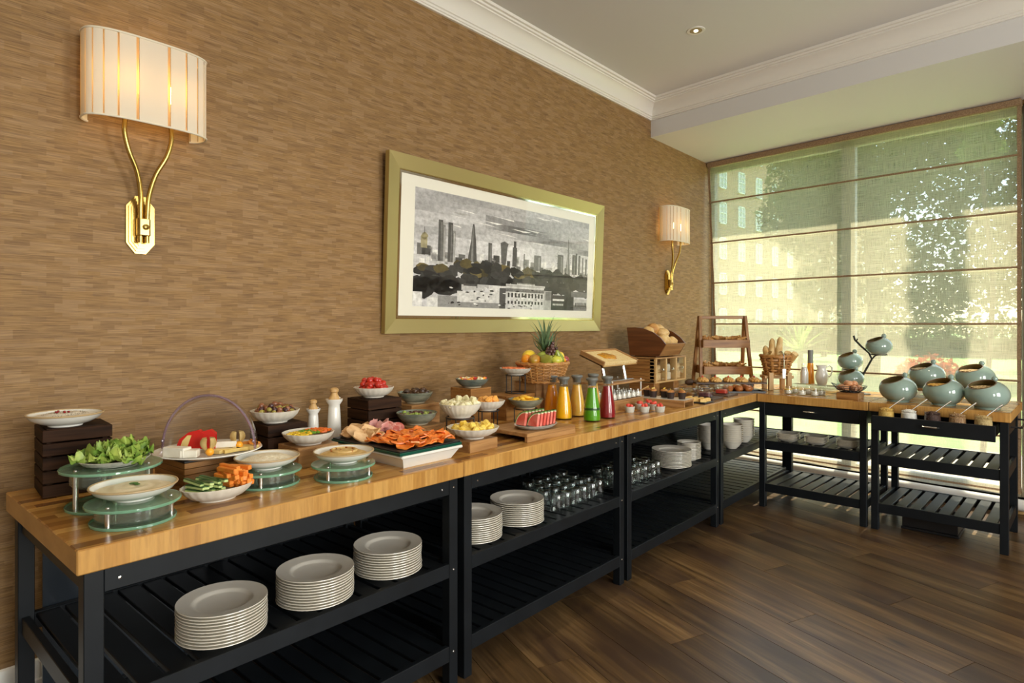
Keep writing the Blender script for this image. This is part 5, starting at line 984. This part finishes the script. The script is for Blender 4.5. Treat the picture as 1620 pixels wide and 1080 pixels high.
def danish(k):
    m = MB()
    for r_, z_, n in ((.034, .011, 10), (.020, .021, 7)):
        for q in range(n): a = 6.2832 * q / n + k; m.ball(r_ * math.cos(a), r_ * math.sin(a), z_, .016, .013, .0115, 8, 6, .12, q + k)
    return m.ball(0, 0, .012, .03, .03, .014, 10, 6)
dmm = [danish(k).mesh('danish', 'pastry') for k in range(3)]; rsp = MB().ball(0, 0, .036, .0085, .0085, .0095, 10, 7).mesh('raspberry', 'strawberry')
for r_ in range(2):
    for c_ in range(5):
        u, v_ = -.225 + c_ * .112 + .03 * r_, (-.062, .052)[r_]; x_, y_ = bx_ + math.cos(CA) * u - math.sin(CA) * v_, by_ + math.sin(CA) * u + math.cos(CA) * v_
        o = tag(ob('danish_pastry', dmm[(r_ + c_) % 3], None, (x_, y_, .9655), c_ * 1.3), 'golden danish pastry with a raspberry in the back row' if r_ else 'golden folded danish pastry in the front row of the walnut board', 'pastry', 'danishes with raspberry' if r_ else 'plain danishes')
        if r_: ob('raspberry', rsp, o)
tx_, ty_ = diag(1.87, 5.08); tag(MB().box(-.18, .18, -.075, .075, 0, .006, b=.002).box(-.185, .185, -.08, -.075, .004, .014).box(-.185, .185, .075, .08, .004, .014).box(-.185, -.18, -.08, .08, .004, .014).box(.18, .185, -.08, .08, .004, .014).build('black_tray', 'black_plastic', None, False, (tx_, ty_, .9), CA), 'black tray of dark sugared buns in front of the walnut pastry board', 'tray')
dk = [MB().ball(0, 0, .026, .033, .033, .028, 14, 9, .12, k).mesh('sugared_bun', 'pastry_dark') for k in range(3)]
for k in range(6): u, v_ = -.10 + (k % 3) * .078, (-.035, .035)[k // 3]; tag(ob('sugared_bun', dk[k % 3], None, (tx_ + math.cos(CA) * u - math.sin(CA) * v_, ty_ + math.sin(CA) * u + math.cos(CA) * v_, .9055), k), 'round dark sugared bun on the black tray', 'bun', 'sugared buns')
lx_, ly_ = diag(1.95, 5.76); ld = thing('ladder_shelf', 'wooden A-frame ladder shelf with two croissant trays in the corner', 'shelf', (lx_, ly_, .9), CA)
for s in (-1, 1):
    for f_, tp in ((-.135, -.02), (.125, .0)):
        m = MB(); x_ = s * .232; m.add([(x_ - .012, f_ - .018, 0), (x_ + .012, f_ - .018, 0), (x_ + .012, f_ + .018, 0), (x_ - .012, f_ + .018, 0), (x_ * .9 - .012, tp - .018, .635), (x_ * .9 + .012, tp - .018, .635), (x_ * .9 + .012, tp + .018, .635), (x_ * .9 - .012, tp + .018, .635)], [(3, 2, 1, 0), (0, 1, 5, 4), (1, 2, 6, 5), (2, 3, 7, 6), (3, 0, 4, 7), (4, 5, 6, 7)]); m.build('leg', 'mahogany_z', ld, False) if False else m.build('leg', 'acacia_z', ld, False)
BX(-.205, .205, -.022, .006, .605, .635, b=.004).build('top_bar', 'acacia_x', ld, False)
for z_, d0 in ((.345, .105), (.105, .135)):
    t_ = ob('tray', None, ld, (0, -.02, z_)); BX(-.205, .205, -d0, d0, 0, .008).build('tray_base', 'acacia_x', t_, False)
    for a in ((-.205, .205, -d0 - .008, -d0), (-.205, .205, d0, d0 + .008)): BX(*a, -.002, .070, b=.0015).build('tray_board', 'acacia_x', t_, False)
    for a in ((-.213, -.205, -d0 - .008, d0 + .008), (.205, .213, -d0 - .008, d0 + .008)): BX(*a, -.002, .070, b=.0015).build('tray_board', 'acacia_y', t_, False)
def croissant(k):
    m = MB()
    for q in range(9): u = (q - 4) / 4; rr = .022 * (1 - .62 * abs(u)) ; m.ball(.052 * u, .022 * u * u, .018, .011, rr, rr * .95, 10, 7)
    return m
crm = croissant(0).mesh('croissant', 'crust')
for z_, n, tr2 in ((.345, 10, 'upper'), (.105, 10, 'lower')):
    for k in range(n):
        u, v_ = -.15 + (k % 5) * .075, -.075 + (k // 5) * .10; zz_ = .9 + z_ + .058 + .012 * (k % 2)
        tag(ob('croissant', crm, None, (lx_ + math.cos(CA) * u - math.sin(CA) * v_, ly_ + math.sin(CA) * u + math.cos(CA) * v_, zz_), (.1 * k, .15, CA + .9 * k)), 'golden croissant in the %s tray of the ladder shelf' % tr2, 'croissant', 'croissants in the %s tray' % tr2)
bs = thing('basket_stand', 'square pale wooden stool stand under the baguette basket', 'stand', (1.035, 5.47, .9), R(38))
for x_ in (-.075, .075):
    for y_ in (-.075, .075): BX(x_ - .018, x_ + .018, y_ - .018, y_ + .018, 0, .150, b=.002).build('leg', 'pine_z', bs, False)
for y_ in (-.05, .05): BX(-.12, .12, y_ - .014, y_ + .014, .098, .122, b=.002).build('cross_bar', 'pine_x', bs, False)
BX(-.055, .055, -.10, .10, .122, .132, b=.002).build('seat_board', 'pine_y', bs, False)
basket('rough-woven conical wicker basket of baguettes', 1.035, 5.47, 1.033, .085, .128, .155, 7, 12, .009, .010, 0, .013)
for k, (a, b, tl_, rz_, ln) in enumerate(((-.03, -.02, 14, 200, .30), (.0, .02, 6, 120, .31), (-.065, -.02, 28, 215, .25), (.05, .03, 40, 40, .20), (.07, .05, 45, 60, .20), (.03, -.05, 45, -30, .18))):
    cxk, cyk = 1.035 + .754 * a + .3 * b, 5.47 + .66 * a; m = MB().tube([(0, 0, -.06), (0, 0, -.03), (0, 0, .05), (0, 0, .14), (0, 0, ln - .09), (0, 0, ln - .07)], [.010, .024, .028, .028, .022, .008], 14)
    put('baguette', m, 'crust_pale', cxk, cyk, 1.11, (R(tl_), 0, R(rz_)), 'pale crusty baguette standing in the conical basket', 'baguette', 'baguettes in the basket')
tg = thing('bread_tongs', 'steel tongs hooked over the rim of the baguette basket', 'tongs', (1.10, 5.40, 1.05), R(38))
MB().tube([(.0, -.045, .0), (.0, -.05, .08), (.0, -.042, .155), (-.01, -.02, .180), (-.02, .0, .172)], .005, 8).build('arm', 'chrome', tg); BX(-.014, .014, -.055, -.047, -.045, .035, b=.002).build('grip', 'chrome', tg, False)
# ------- yoghurt jars, plinth with milk, juice and jug
PN('curd_yellow', (.75, .50, .08), (.82, .6, .16), 30, .3); jy = MB().lathe([(0, .0045), (.0215, .0055), (.0232, .022), (.0225, .028), (0, .029)], 18)
ym = jy.mesh('cream', 'white_dip'); yy_ = MB().lathe([(.0225, .0285), (.0215, .036), (0, .037)], 18).mesh('topping', 'curd_yellow')
for k, (x_, y_) in enumerate(((1.222, 5.178), (1.236, 5.300), (1.329, 5.155), (1.345, 5.272), (1.420, 5.168), (1.445, 5.250))):
    o = tag(ob('yoghurt_jar', jo, None, (x_, y_, .9), scale=(1.25, 1.25, 1.15)), 'small glass jar of yoghurt with yellow topping near the basket stand' if k < 2 else 'small glass jar of plain white yoghurt before the glass plinth', 'jar', 'yellow-topped yoghurts' if k < 2 else 'plain yoghurts'); ob('cream', ym, o)
    if k < 2: ob('topping', yy_, o)
for k in range(2): tag(BX(-.20 + .0 * k, .20, -.10, .10, 0, .026, b=.003).build('glass_plinth', 'glass_thick', None, False, (1.345, 5.555, .9 + .0265 * k), R(-24)), ('lower clear glass slab of the milk plinth', 'upper clear glass slab under milk, juice and jug')[k], 'glass slab')
MZ = .9525
o = thing('milk_bottle', 'short glass bottle filled with milk', 'bottle', (1.235, 5.55, MZ)); MB().lathe([(0, 0), (.030, 0), (.033, .005), (.033, .095), (.026, .125), (.0225, .15), (.0235, .172), (.021, .172), (.02, .15), (.030, .095), (.030, .008), (0, .006)], 24).build('bottle', 'glass', o); MB().lathe([(0, .007), (.031, .008), (.031, .095), (.0245, .124), (.021, .145), (0, .146)], 24).build('milk', 'ceramic_white', o)
o = thing('juice_bottle', 'tall slim bottle of orange juice with grey cap', 'bottle', (1.262, 5.625, MZ)); MB().lathe([(0, 0), (.032, 0), (.033, .005), (.027, .11), (.022, .175), (.019, .176), (0, .176)], 24).build('bottle', 'juice_dark_orange', o); MB().lathe([(0, .176), (.0215, .176), (.0215, .285), (0, .287)], 22).build('cap', 'stopper_grey', o)
o = thing('milk_jug', 'white porcelain jug with curved handle', 'jug', (1.365, 5.575, MZ), R(41)); MB().lathe([(0, 0), (.032, 0), (.034, .004), (.048, .045), (.050, .075), (.042, .11), (.034, .135), (.037, .155), (.040, .165), (.037, .165), (.031, .135), (.038, .11), (.045, .075), (.042, .04), (.028, .01), (0, .009)], 30, scal=lambda i, p: 1 + (.22 * max(0, math.cos(p - math.pi)) ** 6 if 6 < i < 11 else 0)).build('body', 'ceramic_white', o); MB().tube([(.036, 0, .145), (.062, 0, .160), (.082, 0, .145), (.084, 0, .11), (.068, 0, .075), (.046, 0, .058)], [.006, .006, .0065, .0065, .006, .006], 10).build('handle', 'ceramic_white', o)
# ------- eggs, bowl tree, cereal pots
tag(BX(-.075, .075, -.075, .075, 0, .048, b=.003).build('egg_block', 'acacia_x', None, False, (1.668, 5.165, .9), CR), 'squat reddish wooden block under the wire egg basket', 'block')
eb = thing('egg_basket', 'round black wire basket of brown eggs', 'basket', (1.668, 5.165, .948))
for r_, z_ in ((.06, .003), (.085, .018), (.103, .034), (.112, .048)): MB().tube([(r_ * math.cos(6.2832 * k / 36), r_ * math.sin(6.2832 * k / 36), z_) for k in range(36)], .0022, 6, True).build('hoop', 'black_wire', eb)
for k in range(18): a = 6.2832 * k / 18; MB().tube([(r_ * math.cos(a), r_ * math.sin(a), z_) for r_, z_ in ((.0, .002), (.06, .003), (.085, .018), (.103, .034), (.112, .048))], .0018, 5).build('rib', 'black_wire', eb)
MB().tube([(-.105, -.035, .048), (-.128, 0, .062), (-.105, .035, .048)], .003, 6).build('lug', 'black_wire', eb)
PN('egg_shell', (.52, .22, .09), (.66, .34, .17), 30, .4); em = MB().lathe([(0, -.027), (.012, -.0245), (.020, -.015), (.0225, 0), (.020, .014), (.012, .026), (.005, .031), (0, .032)], 18).mesh('egg', 'egg_shell')
for k, p in enumerate([(.062 * math.cos(a), .062 * math.sin(a), .034) for a in (6.2832 * q / 7 for q in range(7))] + [(0, 0, .03)] + [(.028 * math.cos(a), .028 * math.sin(a), .064) for a in (.5, 2.6, 4.7)]): tag(ob('egg', em, None, (1.668 + p[0], 5.165 + p[1], .948 + p[2]), (R(80), .3 * k, 1.1 * k)), 'smooth brown boiled egg in the wire basket', 'egg', 'brown eggs')
def pot_mb(Rr, sq=.80):                                          # squat round pot with an opening that leans towards the guest
    ax = Vector((-.30, -.34, .89)).normalized(); q = Vector((0, 0, 1)).rotation_difference(ax); co = math.cos(R(40)); shp = []
    for th in [40 + 140 * k / 22 for k in range(23)]: shp.append((math.sin(R(th)), math.cos(R(th))))
    n = 44; vs = []; fs = []
    def pt(r, z, p, k=1.0): v_ = q @ Vector((r * math.cos(p), r * math.sin(p), z)); v_ = Vector((v_.x, v_.y, max(v_.z, -.86) * sq)) * (Rr * k); return (v_.x, v_.y, v_.z + Rr * .86 * sq)
    for (r, z) in shp: vs += [pt(r, z, 6.2832 * k / n) for k in range(n)]
    for i in range(len(shp) - 1): fs += [(i * n + k, (i + 1) * n + k, (i + 1) * n + (k + 1) % n, i * n + (k + 1) % n) for k in range(n)]
    outer = MB().add(vs, fs); inn = MB(); vs = []; fs = []; sh2 = shp[:15]
    for (r, z) in sh2: vs += [pt(r, z, 6.2832 * k / n, .95) for k in range(n)]
    for i in range(len(sh2) - 1): fs += [(i * n + k, i * n + (k + 1) % n, (i + 1) * n + (k + 1) % n, (i + 1) * n + k) for k in range(n)]
    fs.append(tuple((len(sh2) - 1) * n + k for k in range(n))); inn.add(vs, fs)
    rimp = [pt(shp[0][0], shp[0][1], 6.2832 * k / n, .975) for k in range(n)]; kn = pt(shp[0][0] * 1.15, shp[0][1] * .94, R(38), 1.03)
    return outer, inn, rimp, kn
def pot(name, label, x, y, z, Rr, cat, rz=0, content=None, group=None, foot=True):
    o = thing(name, label, cat, (x, y, z + (.008 if foot else 0)), rz, group); a, b, rp, kn = pot_mb(Rr)
    a.build('body', 'teal_glaze', o); b.build('lining', 'teal_inner', o); MB().tube(rp, .0038, 8, True).build('rim', 'brown_rim', o)
    if foot: MB().lathe([(0, -.008), (Rr * .56, -.008), (Rr * .60, .002), (Rr * .55, .006), (0, .006)], 32).build('foot', 'teal_glaze', o)
    MB().ball(kn[0], kn[1], kn[2] + .004, .018, .013, .019, 12, 8).build('knob', 'teal_glaze', o)
    if content:
        zt = Rr * .95; m = MB(); rg = random.Random(int(x * 999))
        for _ in range(230):
            aa, rr = rg.uniform(0, 6.28), Rr * .66 * math.sqrt(rg.random()); m.ball(rr * math.cos(aa) - .01, rr * math.sin(aa) - .012, zt + .022 * (1 - (rr / Rr) ** 2) + rg.uniform(-.003, .003), .008, .006, .003, 6, 4)
        m.lathe([(0, zt + .012), (Rr * .5, zt + .006), (Rr * .7, zt - .012)], 20); m.build('cereal', content, o)['kind'] = 'stuff'
PN('cornflake', (.72, .36, .03), (.86, .55, .10), 60, .5); PN('muesli', (.50, .32, .12), (.74, .56, .30), 120, .7); PN('oat', (.62, .47, .24), (.74, .60, .38), 120, .7)
pot('cereal_pot', 'squat celadon pot at the drawer cart corner nearest the eggs, opening dark', 1.972, 5.195, .9, .120, 'pot', -.1)
pot('cereal_pot', 'squat celadon pot of cornflakes in the middle of the front row', 2.247, 5.165, .9, .122, 'pot', .0, 'cornflake'); pot('cereal_pot', 'squat celadon pot of pale flakes by the towel bar end', 2.487, 5.135, .9, .124, 'pot', .1, 'muesli')
rs = thing('raised_shelf', 'low oak bench lifting two celadon pots at the back of the cart', 'shelf', (2.235, 5.62, .9), CR)
BX(-.29, .29, -.13, .13, .058, .076, b=.002).build('shelf_board', 'oak_x', rs, False)
for x_ in (-.27, .25): BX(x_, x_ + .02, -.12, .12, 0, .058, b=.001).build('end_board', 'oak_y', rs, False)
pot('cereal_pot', 'squat celadon pot of oats on the oak bench, nearer the eggs', 2.090, 5.61, .976, .123, 'pot', -.1, 'oat'); pot('cereal_pot', 'squat celadon pot of brown flakes on the oak bench, nearer the towel bar', 2.385, 5.62, .976, .124, 'pot', .1, 'muesli')
bt = thing('branch_stand', 'dark metal branch-shaped stand carrying three small celadon bowls', 'stand', (1.66, 5.54, .9))
MB().lathe([(0, 0), (.07, 0), (.07, .006), (0, .009)], 28).build('base', 'black_wire', bt)
for pts, rr in ((((0, 0, .005), (-.02, .02, .08), (.03, .02, .19), (.075, .015, .28), (.055, .015, .33), (.0, .02, .38), (-.045, .02, .43), (-.055, .02, .465)), .008), (((.075, .015, .28), (.10, .01, .31), (.125, .01, .318)), .006), (((.01, .02, .17), (-.04, .04, .185), (-.09, .06, .19)), .006), (((-.015, .0, .05), (-.05, -.05, .058)), .006), (((-.035, .02, .42), (-.025, .01, .44)), .005)): MB().tube(pts, rr, 8).build('branch', 'black_wire', bt)
for cx_, cy_, cz_ in ((.125, .01, .318), (-.09, .06, .19), (-.055, -.06, .058)): MB().tube([(cx_ + .055 * math.cos(6.2832 * k / 24), cy_ + .055 * math.sin(6.2832 * k / 24), cz_) for k in range(24)], .004, 6, True).build('cup_ring', 'black_wire', bt)
for k, (cx_, cy_, cz_) in enumerate(((.125, .01, .318), (-.09, .06, .19), (-.055, -.06, .058))): pot('branch_bowl', ('small celadon bowl on the highest branch of the metal stand', 'small celadon bowl on the side branch of the metal stand', 'small celadon bowl low on the metal stand behind the eggs')[k], 1.66 + cx_, 5.54 + cy_, .9 + cz_ + .002, .094, 'bowl', -.1, None, None, False)
# ------- topping jars in the open drawer
for nm, a, b in (('top_corn', (.62, .36, .06), (.78, .54, .16)), ('top_coconut', (.76, .74, .68), (.86, .84, .80)), ('top_raisin', (.03, .014, .012), (.09, .04, .03)), ('top_nut', (.22, .10, .04), (.52, .33, .16)), ('top_seed', (.42, .28, .10), (.66, .50, .24))): PN(nm, a, b, 150, .7, bump=.8, dist=.004)
for k, nm in enumerate(('corn', 'coconut', 'raisin', 'nut', 'seed')):
    x_, y_, _ = cloc(.798 + .128 + k * .134, -.085); o = thing('topping_jar', 'round glass jar of %s in the open cart drawer' % ('yellow cornflakes', 'white coconut flakes', 'dark raisins', 'chopped mixed nuts', 'pale seeds')[k], 'jar', (x_, y_, .7495), CR); o.scale = (.98, .98, 1.48)
    MB().lathe([(0, 0), (.044, 0), (.050, .008), (.052, .05), (.049, .078), (.050, .090), (.047, .090), (.046, .078), (.049, .05), (.046, .012), (0, .008)], 28).build('jar_body', 'glass', o)
    rg = random.Random(k); m = MB().lathe([(0, .0085), (.045, .012), (.0475, .05), (.045, .072), (.02, .084), (0, .086)], 24)
    for _ in range(120): aa, rr = rg.uniform(0, 6.28), .042 * math.sqrt(rg.random()); m.ball(rr * math.cos(aa), rr * math.sin(aa), .078 + .009 * (1 - (rr / .045) ** 2), .0055, .0045, .003, 6, 4)
    m.build('contents', 'top_' + nm, o)['kind'] = 'stuff'
    sp_ = thing('teaspoon', 'steel teaspoon leaning in the jar of %s' % ('yellow cornflakes', 'white coconut', 'dark raisins', 'mixed nuts', 'pale seeds')[k], 'spoon', (x_, y_, .868), CR)
    MB().tube([(.005, 0, .0), (.03, .03, .025), (.065, .075, .060), (.085, .10, .078)], [.003, .003, .0045, .006], 8).build('handle', 'steel', sp_); MB().ball(-.006, -.01, -.006, .014, .011, .004, 12, 6).build('spoon_bowl', 'steel', sp_)
